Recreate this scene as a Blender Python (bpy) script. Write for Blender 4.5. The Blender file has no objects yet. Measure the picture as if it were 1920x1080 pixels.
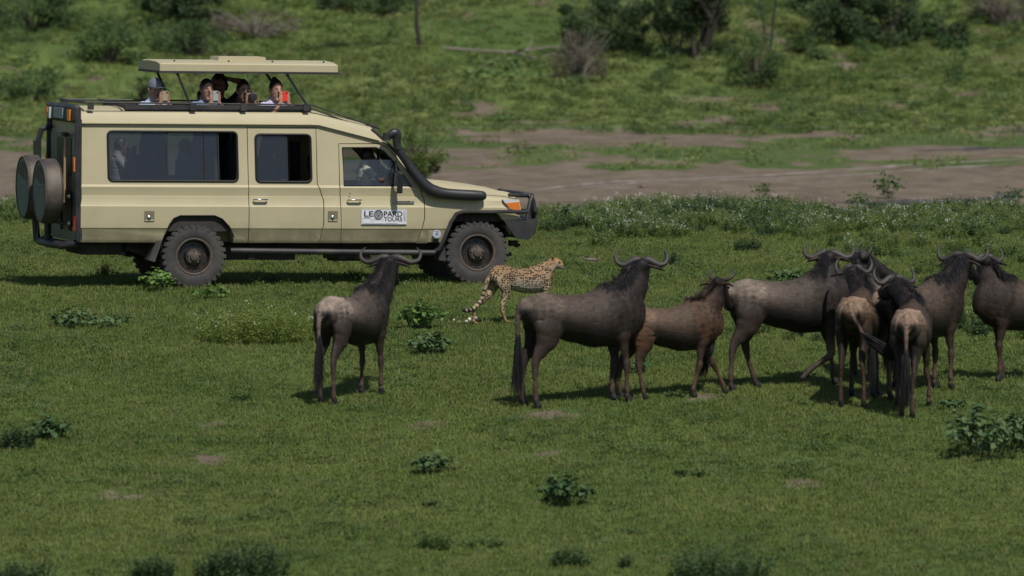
import bpy, bmesh, math, random
import numpy as np
from mathutils import Vector, Matrix, kdtree, noise
R = math.radians
rnd = random.Random(7)
scene = bpy.context.scene
COL = scene.collection

# ------------------------------------------------------------------ camera, light, exposure
FPX, DIST, CAMH = 15000.0, 100.0, 5.25          # focal length in pixels of a 1920 wide frame, metres to the car, metres above it
PITCH = math.atan(CAMH / DIST)
cam_d = bpy.data.cameras.new('camera'); cam = bpy.data.objects.new('camera', cam_d); COL.objects.link(cam)
cam.location = (0, -DIST, CAMH); cam.rotation_euler = (math.pi/2 - PITCH, 0, 0)
cam_d.sensor_width = 36; cam_d.lens = 36*FPX/1920; cam_d.clip_start = 1; cam_d.clip_end = 2000
cam_d.dof.use_dof = True; cam_d.dof.focus_distance = 98.5; cam_d.dof.aperture_fstop = 3.0
scene.camera = cam
SUN_EL, SUN_AZ = 55.0, -67.0                     # elevation; azimuth from +X towards +Y
world = bpy.data.worlds.new('World'); scene.world = world; world.use_nodes = True
wn = world.node_tree; wn.nodes.clear()
sky = wn.nodes.new('ShaderNodeTexSky'); sky.sky_type = 'NISHITA'; sky.sun_disc = False
sky.sun_elevation = R(SUN_EL); sky.sun_rotation = R(90 - SUN_AZ); sky.dust_density = 1.5; sky.altitude = 1000
bg = wn.nodes.new('ShaderNodeBackground'); bg.inputs['Strength'].default_value = 0.06
wo = wn.nodes.new('ShaderNodeOutputWorld')
wn.links.new(sky.outputs[0], bg.inputs[0]); wn.links.new(bg.outputs[0], wo.inputs[0])
sd = bpy.data.lights.new('sun', 'SUN'); sd.energy = 3.2; sd.angle = R(0.6); sd.color = (1, .955, .88)
sun = bpy.data.objects.new('sun', sd); COL.objects.link(sun)
svec = Vector((math.cos(R(SUN_EL))*math.cos(R(SUN_AZ)), math.cos(R(SUN_EL))*math.sin(R(SUN_AZ)), math.sin(R(SUN_EL))))
sun.rotation_euler = svec.to_track_quat('Z', 'Y').to_euler(); sun.location = (20, -40, 60)
vs = scene.view_settings; vs.view_transform = 'Standard'; vs.look = 'None'; vs.gamma = 1; vs.use_curve_mapping = False
vs.exposure = 0.36

# ------------------------------------------------------------------ terrain shape and picking points on it
def sstep(a, b, x):
    t = np.clip((x-a)/(b-a), 0, 1); return t*t*(3-2*t)
def gz(x, y):
    x = np.asarray(x, float); y = np.asarray(y, float)
    z = np.where(y < 0, -0.055*(np.sqrt(y*y+4)-2), 0.0)
    z = np.where(y < -60, -0.055*58 - .01*(-60-y), z)
    z = z - 0.6*sstep(22, 34, y)
    h = np.clip(y-76, 0, None)
    z = z + 0.125*h*h/(h+3)
    und = .22*np.sin(x*.31+y*.13+1)*np.sin(y*.21+.4) + .12*np.sin(x*.83-y*.37) + .5*np.sin(x*.045+.6)*np.sin(y*.05)
    z = z + und*sstep(78, 95, y)
    z = z + .02*np.sin(x*1.3+.7)*np.sin(y*.9)*(1-sstep(60, 78, y)) * sstep(2, 8, np.abs(y-1))
    return z
def G(x, y): return float(gz(x, y))
def ray(px, py):
    f = Vector((0, math.cos(PITCH), -math.sin(PITCH))); u = Vector((0, math.sin(PITCH), math.cos(PITCH)))
    return f + Vector((1, 0, 0))*((px-960)/FPX) - u*((py-540)/FPX)
def P(px, py):
    """the point of the ground seen at a pixel of the 1920x1080 photograph"""
    d = ray(px, py); o = Vector((0, -DIST, CAMH)); t = 45.0
    while t < 600:
        q = o + d*t
        if q.z < G(q.x, q.y):
            lo, hi = t-.5, t
            for _ in range(12):
                m = (lo+hi)/2; q = o + d*m
                if q.z < G(q.x, q.y): hi = m
                else: lo = m
            q = o + d*hi; return Vector((q.x, q.y, G(q.x, q.y)))
        t += .5
    return q
def proj(x, y, z):
    """numpy: world to photograph pixels"""
    dx = x; dy = y + DIST; dz = z - CAMH
    dep = dy*math.cos(PITCH) - dz*math.sin(PITCH); up = dy*math.sin(PITCH) + dz*math.cos(PITCH)
    dep = np.where(dep < 1, 1, dep)
    return 960 + FPX*dx/dep, 540 - FPX*up/dep
def mpp(y): return (y + DIST)/FPX               # metres per photograph pixel at that distance

# ------------------------------------------------------------------ object helpers
def tag(o, label=None, cat=None, group=None, kind=None):
    if label: o['label'] = label
    if cat: o['category'] = cat
    if group: o['group'] = group
    if kind: o['kind'] = kind
    return o
def link(o, parent=None):
    COL.objects.link(o)
    if parent is not None: o.parent = parent
    return o
def empty(name, loc, rz=0, label=None, cat=None, group=None):
    o = bpy.data.objects.new(name, None); o.empty_display_size = .2; COL.objects.link(o)
    o.location = loc; o.rotation_euler = (0, 0, rz); return tag(o, label, cat, group)
def finish(me, smooth):
    if smooth is not None and len(me.polygons):
        me.polygons.foreach_set('use_smooth', [True]*len(me.polygons))
        if smooth < 179: me.set_sharp_from_angle(angle=R(smooth))
    me.update()
def pydata(name, V, F, mats, parent=None, smooth=None, mi=None):
    me = bpy.data.meshes.new(name)
    me.from_pydata([tuple(v) for v in V], [], F)
    for m in (mats if isinstance(mats, (list, tuple)) else [mats]): me.materials.append(m)
    if mi is not None: me.polygons.foreach_set('material_index', mi)
    finish(me, smooth)
    return link(bpy.data.objects.new(name, me), parent)
def nmesh(name, V, F, mats, parent=None, smooth=None):
    """numpy arrays of verts and equal-sided faces"""
    me = bpy.data.meshes.new(name); V = np.asarray(V, np.float32); F = np.asarray(F, np.int32)
    k = F.shape[1]; me.vertices.add(len(V)); me.vertices.foreach_set('co', V.ravel())
    me.loops.add(F.size); me.loops.foreach_set('vertex_index', F.ravel())
    me.polygons.add(len(F)); me.polygons.foreach_set('loop_start', np.arange(0, F.size, k, dtype=np.int32))
    me.update(calc_edges=True); me.validate()
    for m in (mats if isinstance(mats, (list, tuple)) else [mats]): me.materials.append(m)
    finish(me, smooth)
    return link(bpy.data.objects.new(name, me), parent)

class MB:
    def __init__(s): s.v = []; s.f = []; s.mi = []; s.cur = 0
    def add(s, V, F):
        b = len(s.v); s.v += [Vector(v) for v in V]; s.f += [tuple(b+i for i in f) for f in F]; s.mi += [s.cur]*len(F); return s
    def box(s, c, d, rot=None, taper=1):
        c = Vector(c); V = []
        for z in (-1, 1):
            k = 1 if z < 0 else taper
            for x, y in ((-1, -1), (1, -1), (1, 1), (-1, 1)):
                q = Vector((x*d[0]/2*k, y*d[1]/2*k, z*d[2]/2))
                if rot is not None: q = rot @ q
                V.append(c+q)
        return s.add(V, [(0, 3, 2, 1), (4, 5, 6, 7), (0, 1, 5, 4), (1, 2, 6, 5), (2, 3, 7, 6), (3, 0, 4, 7)])
    def tube(s, path, r, n=8, closed=False, flat=1, up=None, cap=True):
        path = [Vector(p) for p in path]; m = len(path)
        rr = r if isinstance(r, (list, tuple)) else [r]*m
        V = []; prev = None
        for i, p in enumerate(path):
            if closed: t = path[(i+1) % m] - path[i-1]
            else: t = path[min(i+1, m-1)] - path[max(i-1, 0)]
            t = t.normalized() if t.length > 1e-9 else Vector((0, 0, 1))
            if prev is None:
                a = Vector(up) if up is not None else (Vector((0, 0, 1)) if abs(t.z) < .9 else Vector((1, 0, 0)))
                u = (a - t*a.dot(t)).normalized()
            else:
                a = Vector(up) if up is not None else prev
                u = (a - t*a.dot(t)); u = u.normalized() if u.length > 1e-6 else prev
            prev = u; w = t.cross(u)
            for k in range(n):
                an = 2*math.pi*k/n + math.pi/n; V.append(p + (u*math.cos(an)*flat + w*math.sin(an))*rr[i])
        F = []
        for i in range(m if closed else m-1):
            for k in range(n):
                a = i*n+k; b = i*n+(k+1) % n; c = ((i+1) % m)*n+(k+1) % n; d = ((i+1) % m)*n+k
                F.append((a, b, c, d))
        if not closed and cap: F += [tuple(range(n-1, -1, -1)), tuple((m-1)*n+k for k in range(n))]
        return s.add(V, F)
    def prism(s, poly, y0, y1, plane='xz'):
        n = len(poly); f = {'xz': lambda a, b, c: (a, c, b), 'yz': lambda a, b, c: (c, a, b), 'xy': lambda a, b, c: (a, b, c)}[plane]
        V = [f(a, b, y0) for a, b in poly] + [f(a, b, y1) for a, b in poly]
        F = [tuple(range(n)), tuple(range(2*n-1, n-1, -1))] + [((i+1) % n, i, n+i, n+(i+1) % n) for i in range(n)]
        return s.add(V, F)
    def lathe(s, prof, c=(0, 0, 0), axis='y', n=32, closed=True):
        """prof: (radius, along axis)"""
        c = Vector(c); V = []; m = len(prof)
        for r, h in prof:
            for k in range(n):
                a = 2*math.pi*k/n
                q = {'y': (r*math.cos(a), h, r*math.sin(a)), 'z': (r*math.cos(a), r*math.sin(a), h), 'x': (h, r*math.cos(a), r*math.sin(a))}[axis]
                V.append(c+Vector(q))
        F = [(i*n+k, i*n+(k+1) % n, (i+1)*n+(k+1) % n, (i+1)*n+k) for i in range(m-1) for k in range(n)]
        if closed: F += [tuple(range(n)), tuple((m-1)*n+k for k in range(n-1, -1, -1))]
        return s.add(V, F)
    def ball(s, c, r, n=12, m=8):
        rx, ry, rz = r if isinstance(r, (list, tuple)) else (r, r, r); V = []
        for i in range(m+1):
            t = math.pi*(i+.02)/(m+.04)
            for k in range(n):
                a = 2*math.pi*k/n; V.append(Vector(c)+Vector((rx*math.sin(t)*math.cos(a), ry*math.sin(t)*math.sin(a), rz*math.cos(t))))
        F = [(i*n+k, (i+1)*n+k, (i+1)*n+(k+1) % n, i*n+(k+1) % n) for i in range(m) for k in range(n)]
        return s.add(V, F)
    def build(s, name, mats, parent=None, smooth=None, fix=True):
        o = pydata(name, s.v, s.f, mats, parent, None, s.mi)
        if fix:
            bm = bmesh.new(); bm.from_mesh(o.data); bmesh.ops.recalc_face_normals(bm, faces=bm.faces); bm.to_mesh(o.data); bm.free()
        finish(o.data, smooth); return o

def evaluated(o):
    dg = bpy.context.evaluated_depsgraph_get(); me = bpy.data.meshes.new_from_object(o.evaluated_get(dg)); return me
def boolean(a, b, op):
    m = a.modifiers.new('b', 'BOOLEAN'); m.operation = op; m.object = b; m.solver = 'EXACT'
    me = evaluated(a); a.modifiers.remove(m); old = a.data; a.data = me; bpy.data.meshes.remove(old)
def kill(o):
    me = o.data; bpy.data.objects.remove(o)
    if me.users == 0: bpy.data.meshes.remove(me)
def clone(o):
    c = o.copy(); c.data = o.data.copy(); COL.objects.link(c); return c

# ------------------------------------------------------------------ materials
def newmat(name):
    m = bpy.data.materials.new(name); m.use_nodes = True; nt = m.node_tree
    return m, nt, nt.nodes['Principled BSDF']
def N(nt, kind, **kw):
    n = nt.nodes.new(kind)
    for k, v in kw.items():
        if k in n.inputs.keys(): n.inputs[k].default_value = v
        else: setattr(n, k, v)
    return n
def noise_n(nt, vec, scale, detail=4, rough=.6):
    n = N(nt, 'ShaderNodeTexNoise', Scale=scale, Detail=detail, Roughness=rough)
    if vec is not None: nt.links.new(vec, n.inputs['Vector'])
    return n
def ramp(nt, fac, stops):
    r = nt.nodes.new('ShaderNodeValToRGB'); e = r.color_ramp.elements
    while len(e) > 1: e.remove(e[-1])
    e[0].position = stops[0][0]; e[0].color = (*stops[0][1], 1) if len(stops[0][1]) == 3 else stops[0][1]
    for p, c in stops[1:]:
        q = e.new(p); q.color = (*c, 1) if len(c) == 3 else c
    nt.links.new(fac, r.inputs[0]); return r
def mixc(nt, fac, a, b, mode='MIX'):
    m = nt.nodes.new('ShaderNodeMix'); m.data_type = 'RGBA'; m.blend_type = mode
    for i, v in ((0, fac), (6, a), (7, b)):
        if hasattr(v, 'links') or isinstance(v, bpy.types.NodeSocket): nt.links.new(v, m.inputs[i])
        elif isinstance(v, (int, float)): m.inputs[i].default_value = v if i == 0 else (v, v, v, 1)
        else: m.inputs[i].default_value = (*v, 1)
    return m.outputs[2]
def mathn(nt, op, a, b=0.0, c=None, clamp=False):
    m = nt.nodes.new('ShaderNodeMath'); m.operation = op; m.use_clamp = clamp
    for i, v in enumerate((a, b) if c is None else (a, b, c)):
        if isinstance(v, bpy.types.NodeSocket): nt.links.new(v, m.inputs[i])
        else: m.inputs[i].default_value = v
    return m.outputs[0]
def bumpn(nt, bs, h, strength=.3, dist=.01):
    b = nt.nodes.new('ShaderNodeBump'); b.inputs['Strength'].default_value = strength; b.inputs['Distance'].default_value = dist
    nt.links.new(h, b.inputs['Height']); nt.links.new(b.outputs[0], bs.inputs['Normal'])
def simple(name, col, rough=.6, metal=0, vary=.12, scale=6, bump=.15, coat=0, dust=None, dust_amt=.3):
    m, nt, bs = newmat(name); tc = N(nt, 'ShaderNodeTexCoord').outputs['Object']
    n = noise_n(nt, tc, scale, 5)
    k = 1-vary; k2 = 1+vary
    r = ramp(nt, n.outputs[0], [(.3, tuple(c*k for c in col)), (.7, tuple(min(1, c*k2) for c in col))])
    out = r.outputs[0]
    if dust:
        d = ramp(nt, noise_n(nt, tc, scale*.4, 6, .7).outputs[0], [(.42, (0, 0, 0)), (.68, (1, 1, 1))])
        out = mixc(nt, mathn(nt, 'MULTIPLY', d.outputs[0], dust_amt), out, dust)
    nt.links.new(out, bs.inputs['Base Color'])
    bs.inputs['Roughness'].default_value = rough; bs.inputs['Metallic'].default_value = metal
    if coat: bs.inputs['Coat Weight'].default_value = coat; bs.inputs['Coat Roughness'].default_value = .2
    if bump: bumpn(nt, bs, noise_n(nt, tc, scale*12, 4).outputs[0], bump, .003)
    return m
def leafmat(name, c1, c2, scale=1.3, gloss=.35, trans=.3, spread=.3):
    """leaves and blades: colour drifts over the place, differs from piece to piece, lets some light through"""
    m, nt, bs = newmat(name)
    geo = N(nt, 'ShaderNodeNewGeometry'); oi = N(nt, 'ShaderNodeObjectInfo')
    n = noise_n(nt, geo.outputs['Position'], scale, 4)
    f = mathn(nt, 'ADD', n.outputs[0], mathn(nt, 'MULTIPLY', mathn(nt, 'SUBTRACT', oi.outputs['Random'], .5), spread))
    f = mathn(nt, 'ADD', f, mathn(nt, 'MULTIPLY', mathn(nt, 'SUBTRACT', geo.outputs['Random Per Island'], .5), spread))
    r = ramp(nt, f, [(.25, c1), (.75, c2)])
    nt.links.new(r.outputs[0], bs.inputs['Base Color']); bs.inputs['Roughness'].default_value = 1-gloss; bs.inputs['Specular IOR Level'].default_value = .35
    tr = N(nt, 'ShaderNodeBsdfTranslucent'); nt.links.new(r.outputs[0], tr.inputs[0])
    mx = N(nt, 'ShaderNodeMixShader'); mx.inputs[0].default_value = trans
    nt.links.new(bs.outputs[0], mx.inputs[1]); nt.links.new(tr.outputs[0], mx.inputs[2])
    nt.links.new(mx.outputs[0], nt.nodes['Material Output'].inputs[0]); return m
# ------------------------------------------------------------------ ground
def npnoise(x, y, s, seed):
    """cheap smooth value noise on numpy arrays, 0..1"""
    rs = np.random.RandomState(seed); T = rs.rand(64, 64)
    u = x/s; v = y/s; i = np.floor(u).astype(int); j = np.floor(v).astype(int); a = u-i; b = v-j
    a = a*a*(3-2*a); b = b*b*(3-2*b); g = lambda p, q: T[p % 64, q % 64]
    return (g(i, j)*(1-a)+g(i+1, j)*a)*(1-b)+(g(i, j+1)*(1-a)+g(i+1, j+1)*a)*b
def fbm(x, y, sx, sy, seed):
    return (npnoise(x/sx, y/sy, 1, seed)*.5 + npnoise(x/sx*2.1, y/sy*2.1, 1, seed+1)*.3 + npnoise(x/sx*4.3, y/sy*4.3, 1, seed+2)*.2)
SPOTS = [(385, 862, 34, 12), (212, 930, 46, 14), (1105, 488, 34, 8), (795, 797, 34, 10), (1320, 742, 30, 7), (1130, 700, 25, 5), (400, 795, 25, 6), (1640, 740, 60, 9), (1025, 848, 26, 8), (590, 905, 24, 6), (1500, 905, 40, 7), (700, 640, 22, 5), (120, 700, 30, 6),
         (1030, 775, 60, 9), (880, 32, 18, 10), (1412, 42, 26, 12), (1440, 65, 26, 12), (1475, 80, 24, 9), (1490, 98, 20, 9), (1690, 52, 26, 7), (1860, 58, 36, 5), (1850, 108, 36, 4),
         (1900, 118, 30, 4), (1550, 105, 40, 7), (1590, 122, 40, 8), (1680, 142, 30, 5), (1730, 160, 36, 5), (1765, 168, 20, 5), (1430, 200, 40, 7), (1690, 200, 30, 8), (1820, 175, 20, 5),
         (1280, 232, 40, 9), (1350, 226, 46, 9), (1190, 252, 60, 5), (1310, 268, 60, 4), (1560, 252, 70, 7), (1000, 228, 60, 5), (1060, 225, 40, 5), (865, 245, 30, 6), (1385, 275, 40, 4),
         (1850, 250, 80, 6), (170, 148, 18, 5), (20, 292, 40, 8), (118, 98, 10, 8), (30, 330, 60, 16), (20, 365, 60, 14), (1010, 5, 30, 6), (1860, 10, 30, 6), (1180, 5, 14, 5)]
def dirt_mask(px, py):
    n = fbm(px, py, 260, 22, 3); n2 = fbm(px, py, 90, 9, 9)
    lft = 1-sstep(1000, 1250, px); mid = np.exp(-((px-1420)/260)**2)
    band = .34*sstep(240, 254, py)*(1-sstep(264, 280, py)) + .54*sstep(266, 282, py)*(1-sstep(306, 318, py))*(.45+.55*lft) + .55*sstep(306, 340, py)*(1-sstep(392, 402, py))*(1-.55*mid*(1-sstep(318, 336, py))) - .35*np.exp(-((py-366-.01*px)/7)**2)*(1-sstep(1500, 1700, px))
    band = np.clip(band, 0, 1) + 0*sstep(236, 258, py)*(1-sstep(275, 292, py)) + .62*sstep(300, 345, py)*(1-sstep(392, 402, py)) + .30*sstep(262, 300, py)*(1-sstep(392, 400, py))
    # greener tongue behind the bonnet and to the right
    band = band + .22*sstep(1300, 1900, px)*sstep(270, 300, py)*(1-sstep(360, 390, py))
    band = band + .3*(1-sstep(60, 200, px))*sstep(300, 318, py)*(py < 398)
    m = np.where(band > .01, np.clip((band + n*2.2 + n2*1.3 - 2.02)*2.2, 0, 1), 0)
    wx = (fbm(px, py, 60, 14, 41)-.5)*55; wy = (fbm(px, py, 50, 10, 61)-.5)*16
    for cx, cy, rx, ry in SPOTS:
        d = np.sqrt(((px-cx+wx*(cy < 300)+wx*.4*(cy >= 300))/rx)**2+((py-cy+wy)/ry)**2)
        m = np.maximum(m, np.clip((1.3-d)*1.3, 0, 1)*(.75+.9*(n2-.3))*(.85 if cy < 240 else 1))
    m = np.maximum(m, np.clip((fbm(px, py, 150, 30, 21)-.62)*5, 0, .8)*(py > 180)*(py < 245))
    return np.clip(m, 0, 1)
def terrain(name, xs, ys, mat):
    X, Y = np.meshgrid(xs, ys); Z = gz(X, Y); V = np.stack([X, Y, Z], -1).reshape(-1, 3)
    nx = len(xs); i = np.arange(len(ys)-1)[:, None]*nx + np.arange(nx-1)[None, :]
    F = np.stack([i, i+1, i+nx+1, i+nx], -1).reshape(-1, 4)
    o = nmesh(name, V, F, mat, None, 180); me = o.data
    px, py = proj(V[:, 0], V[:, 1], V[:, 2]); d = dirt_mask(px, py)
    a = me.attributes.new('dirt', 'FLOAT', 'POINT'); a.data.foreach_set('value', d.astype(np.float32))
    tag(o, kind='structure'); return o
def ground_mat(name, hill):
    m, nt, bs = newmat(name); pos = N(nt, 'ShaderNodeNewGeometry').outputs['Position']
    sc = N(nt, 'ShaderNodeVectorMath', operation='MULTIPLY'); nt.links.new(pos, sc.inputs[0]); sc.inputs[1].default_value = (1, .35, 1)
    big = noise_n(nt, sc.outputs[0], .35 if not hill else .22, 5, .65); fine = noise_n(nt, sc.outputs[0], 5 if not hill else 2.2, 6, .7)
    if hill: g = ramp(nt, big.outputs[0], [(.3, (.045, .080, .020)), (.45, (.085, .135, .034)), (.6, (.145, .195, .052)), (.75, (.20, .215, .09))])
    else: g = ramp(nt, big.outputs[0], [(.3, (.060, .095, .024)), (.5, (.085, .130, .034)), (.7, (.12, .145, .050))])
    gd = mixc(nt, ramp(nt, fine.outputs[0], [(.35, (0, 0, 0)), (.7, (1, 1, 1))]).outputs[0], mixc(nt, 1.0, g.outputs[0], (.62, .62, .6), 'MULTIPLY'), g.outputs[0])
    dn = noise_n(nt, sc.outputs[0], 1.4, 8, .75)
    dc = ramp(nt, dn.outputs[0], [(.3, (.090, .068, .047)), (.5, (.145, .114, .082)), (.7, (.205, .168, .125))])
    at = N(nt, 'ShaderNodeAttribute', attribute_name='dirt')
    f = mathn(nt, 'ADD', at.outputs['Fac'], mathn(nt, 'MULTIPLY', mathn(nt, 'SUBTRACT', noise_n(nt, sc.outputs[0], 2.2, 10, .8).outputs[0], .5), 3.0))
    fr = ramp(nt, f, [(.36, (0, 0, 0)), (.62, (1, 1, 1))])
    k = mathn(nt, 'MULTIPLY', fr.outputs[0], ramp(nt, at.outputs['Fac'], [(.02, (0, 0, 0)), (.15, (1, 1, 1))]).outputs[0])
    nt.links.new(mixc(nt, k, gd, dc.outputs[0]), bs.inputs['Base Color'])
    bs.inputs['Roughness'].default_value = .95; bs.inputs['Specular IOR Level'].default_value = .15
    bumpn(nt, bs, fine.outputs[0], .8, .06 if hill else .03); return m
def spaced(a, fine0, fine1, b, st, g=1.25):
    c = list(np.arange(fine0, fine1+1e-6, st)); s = st; q = fine1
    while q < b: s *= g; q = min(b, q+s); c.append(q)
    s = st; q = fine0
    while q > a: s *= g; q = max(a, q-s); c.insert(0, q)
    return np.array(c)
MAT_G = ground_mat('short_turf_and_soil', False); MAT_H = ground_mat('hill_turf_and_soil', True)
xs = spaced(-500, -18, 18, 500, .2)
ground = terrain('ground', xs, spaced(-260, -32, 78, 78, .35), MAT_G)
hillside = terrain('hillside', xs, spaced(78, 78, 125, 520, .4), MAT_H)

# pale wheel tracks across the dried mud, as thin sheets following the ground
def strip(name, pts, wpx, mat, lift=.004, seed=1):
    """pts: photo pixels of the centre line; wpx: thickness in photo rows"""
    V = []; rs = random.Random(seed); L = []
    for (a, b), (c, d) in zip(pts[:-1], pts[1:]):
        n = max(2, int(abs(c-a)/8)); L += [(a+(c-a)*k/n, b+(d-b)*k/n) for k in range(n)]
    L.append(pts[-1])
    for i, (x, y) in enumerate(L):
        w = wpx*(.55+.9*noise.noise(Vector((x*.02, seed, 0))) + .25*rs.random())*min(1, i/6+.05, (len(L)-1-i)/6+.05); w = max(w*(.25+1.5*abs(noise.noise(Vector((x*.035, seed+4, 0))))+.3*rs.random()), .12)
        for t in (-.5, -.17, .17, .5):
            p = P(x, y-w*t); p.z += lift; V.append(p)
    F = [(4*i+j, 4*i+4+j, 4*i+5+j, 4*i+1+j) for i in range(len(L)-1) for j in range(3)]
    o = pydata(name, V, F, mat, None, 180); return tag(o, kind='structure')
m_track = simple('pale_dusty_track', (.225, .195, .165), .95, vary=.25, scale=1.5, bump=.3)
strip('dirt_track', [(960, 362), (1070, 348), (1160, 340), (1300, 335), (1420, 330), (1540, 322), (1640, 314), (1780, 305), (1930, 298)], 4.2, m_track, seed=1)
strip('dirt_track', [(1060, 354), (1200, 342), (1330, 338), (1450, 334), (1600, 328), (1720, 318), (1930, 306)], 3.2, m_track, seed=5)
m_wet, nt, bs = newmat('still_pond_water'); bs.inputs['Base Color'].default_value = (.05, .052, .055, 1); bs.inputs['Roughness'].default_value = .08
bumpn(nt, bs, noise_n(nt, N(nt, 'ShaderNodeTexCoord').outputs['Object'], 9, 3).outputs[0], .08, .01)
m_mud = simple('damp_dark_mud', (.055, .045, .04), .7, vary=.3, scale=2, bump=.3)
strip('wet_mud', [(1560, 381), (1640, 379), (1730, 378), (1800, 376), (1960, 366)], 15, m_mud, .004, 3)
strip('pond_water', [(1610, 383), (1660, 383), (1720, 384), (1760, 382)], 10, m_wet, .010, 4)
strip('pond_water', [(1810, 374), (1860, 372), (1950, 366)], 3.5, m_wet, .010, 6)
strip('wet_mud', [(1700, 284), (1800, 280), (1960, 275)], 7, m_mud, .004, 8)

# ------------------------------------------------------------------ grass and low cover (nobody could count it)
def hidden_collection(name, objs):
    c = bpy.data.collections.new(name)
    for o in objs:
        for k in list(o.users_collection): k.objects.unlink(o)
        c.objects.link(o)
    return c
def scatter(name, region_obj_mesh, coll, density_attr, seed, smin, smax, tilt=.25):
    o = link(bpy.data.objects.new(name, region_obj_mesh)); tag(o, kind='stuff')
    t = bpy.data.node_groups.new(name+'_scatter', 'GeometryNodeTree')
    t.interface.new_socket('Geometry', in_out='INPUT', socket_type='NodeSocketGeometry'); t.interface.new_socket('Geometry', in_out='OUTPUT', socket_type='NodeSocketGeometry')
    gi = t.nodes.new('NodeGroupInput'); go = t.nodes.new('NodeGroupOutput')
    d = t.nodes.new('GeometryNodeDistributePointsOnFaces'); d.inputs['Seed'].default_value = seed
    at = t.nodes.new('GeometryNodeInputNamedAttribute'); at.data_type = 'FLOAT'; at.inputs['Name'].default_value = density_attr
    ci = t.nodes.new('GeometryNodeCollectionInfo'); ci.inputs['Collection'].default_value = coll; ci.inputs['Separate Children'].default_value = True; ci.inputs['Reset Children'].default_value = True
    ip = t.nodes.new('GeometryNodeInstanceOnPoints'); ip.inputs['Pick Instance'].default_value = True
    rv = t.nodes.new('FunctionNodeRandomValue'); rv.data_type = 'FLOAT_VECTOR'; rv.inputs[0].default_value = (-tilt, -tilt, 0); rv.inputs[1].default_value = (tilt, tilt, 6.283)
    rs = t.nodes.new('FunctionNodeRandomValue'); rs.data_type = 'FLOAT'; rs.inputs[2].default_value = smin; rs.inputs[3].default_value = smax; rs.inputs['Seed'].default_value = 5
    L = t.links.new
    L(gi.outputs[0], d.inputs['Mesh']); L(at.outputs[0], d.inputs['Density']); L(d.outputs['Points'], ip.inputs['Points']); L(ci.outputs[0], ip.inputs['Instance'])
    L(rv.outputs[0], ip.inputs['Rotation']); L(rs.outputs[1], ip.inputs['Scale']); L(ip.outputs[0], go.inputs[0])
    md = o.modifiers.new('scatter', 'NODES'); md.node_group = t; return o
def region(name, xs, ys, dens):
    X, Y = np.meshgrid(xs, ys); Z = gz(X, Y); V = np.stack([X, Y, Z], -1).reshape(-1, 3)
    nx = len(xs); i = np.arange(len(ys)-1)[:, None]*nx + np.arange(nx-1)[None, :]
    F = np.stack([i, i+1, i+nx+1, i+nx], -1).reshape(-1, 4)
    px, py = proj(V[:, 0], V[:, 1], V[:, 2]); D = dens(V[:, 0], V[:, 1], px, py)
    keep = D[F].max(1) > 0; F = F[keep]; used = np.unique(F); idx = np.zeros(len(V), int); idx[used] = np.arange(len(used))
    me = bpy.data.meshes.new(name); me.from_pydata(V[used].tolist(), [], idx[F].tolist())
    a = me.attributes.new('density', 'FLOAT', 'POINT'); a.data.foreach_set('value', D[used].astype(np.float32)); return me
def tuft(n, hmin, hmax, spread, lean, w, mat, rs, segs=2):
    mb = MB()
    for _ in range(n):
        a = rs.uniform(0, 6.283); r = spread*rs.random()**.5; b = Vector((r*math.cos(a), r*math.sin(a), -.008))
        h = rs.uniform(hmin, hmax); da = rs.uniform(0, 6.283); dv = Vector((math.cos(da), math.sin(da), 0)); sv = Vector((-dv.y, dv.x, 0))*w*rs.uniform(.7, 1.2)
        l = lean*rs.uniform(.2, 1); V = []
        for k in range(segs):
            t = k/segs; c = b + Vector((0, 0, h*t)) + dv*(l*h*t*t); ww = sv*(1-.4*t); V += [c-ww, c+ww]
        V.append(b+Vector((0, 0, h*(1-.25*l))) + dv*(l*h))
        F = [(2*k, 2*k+1, 2*k+3, 2*k+2) for k in range(segs-1)] + [(2*segs-2, 2*segs-1, 2*segs)]
        mb.add(V, F)
    o = mb.build('grass_tuft', mat, None, 180, fix=False); return o
rs1 = random.Random(3)
m_grass = leafmat('short_grass_blades', (.062, .115, .018), (.205, .250, .062), .38, .15, .35, .16)
m_grass2 = leafmat('coarse_grass_blades', (.09, .120, .032), (.215, .215, .085), .7, .15, .3, .2)
g_coll = hidden_collection('grass_kinds', [tuft(20, .015, .042, .07, .9, .0032, m_grass, rs1) for _ in range(4)] + [tuft(12, .02, .065, .05, .8, .003, m_grass2, rs1)])
def dens_grass(x, y, px, py):
    n = fbm(x, y, 2.2, 4.5, 31)
    dm = dirt_mask(px, py); d = 270*(.35+1.2*n)*np.clip(1-2.2*dm, 0, 1); vis = (px > -80)*(px < 2000)*(y > -30)*(y < 26)
    return d*vis
scatter('grass', region('grass_region', np.arange(-12, 12, .25), np.arange(-30, 26, .4), dens_grass), g_coll, 'density', 11, .6, 1.5)
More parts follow.
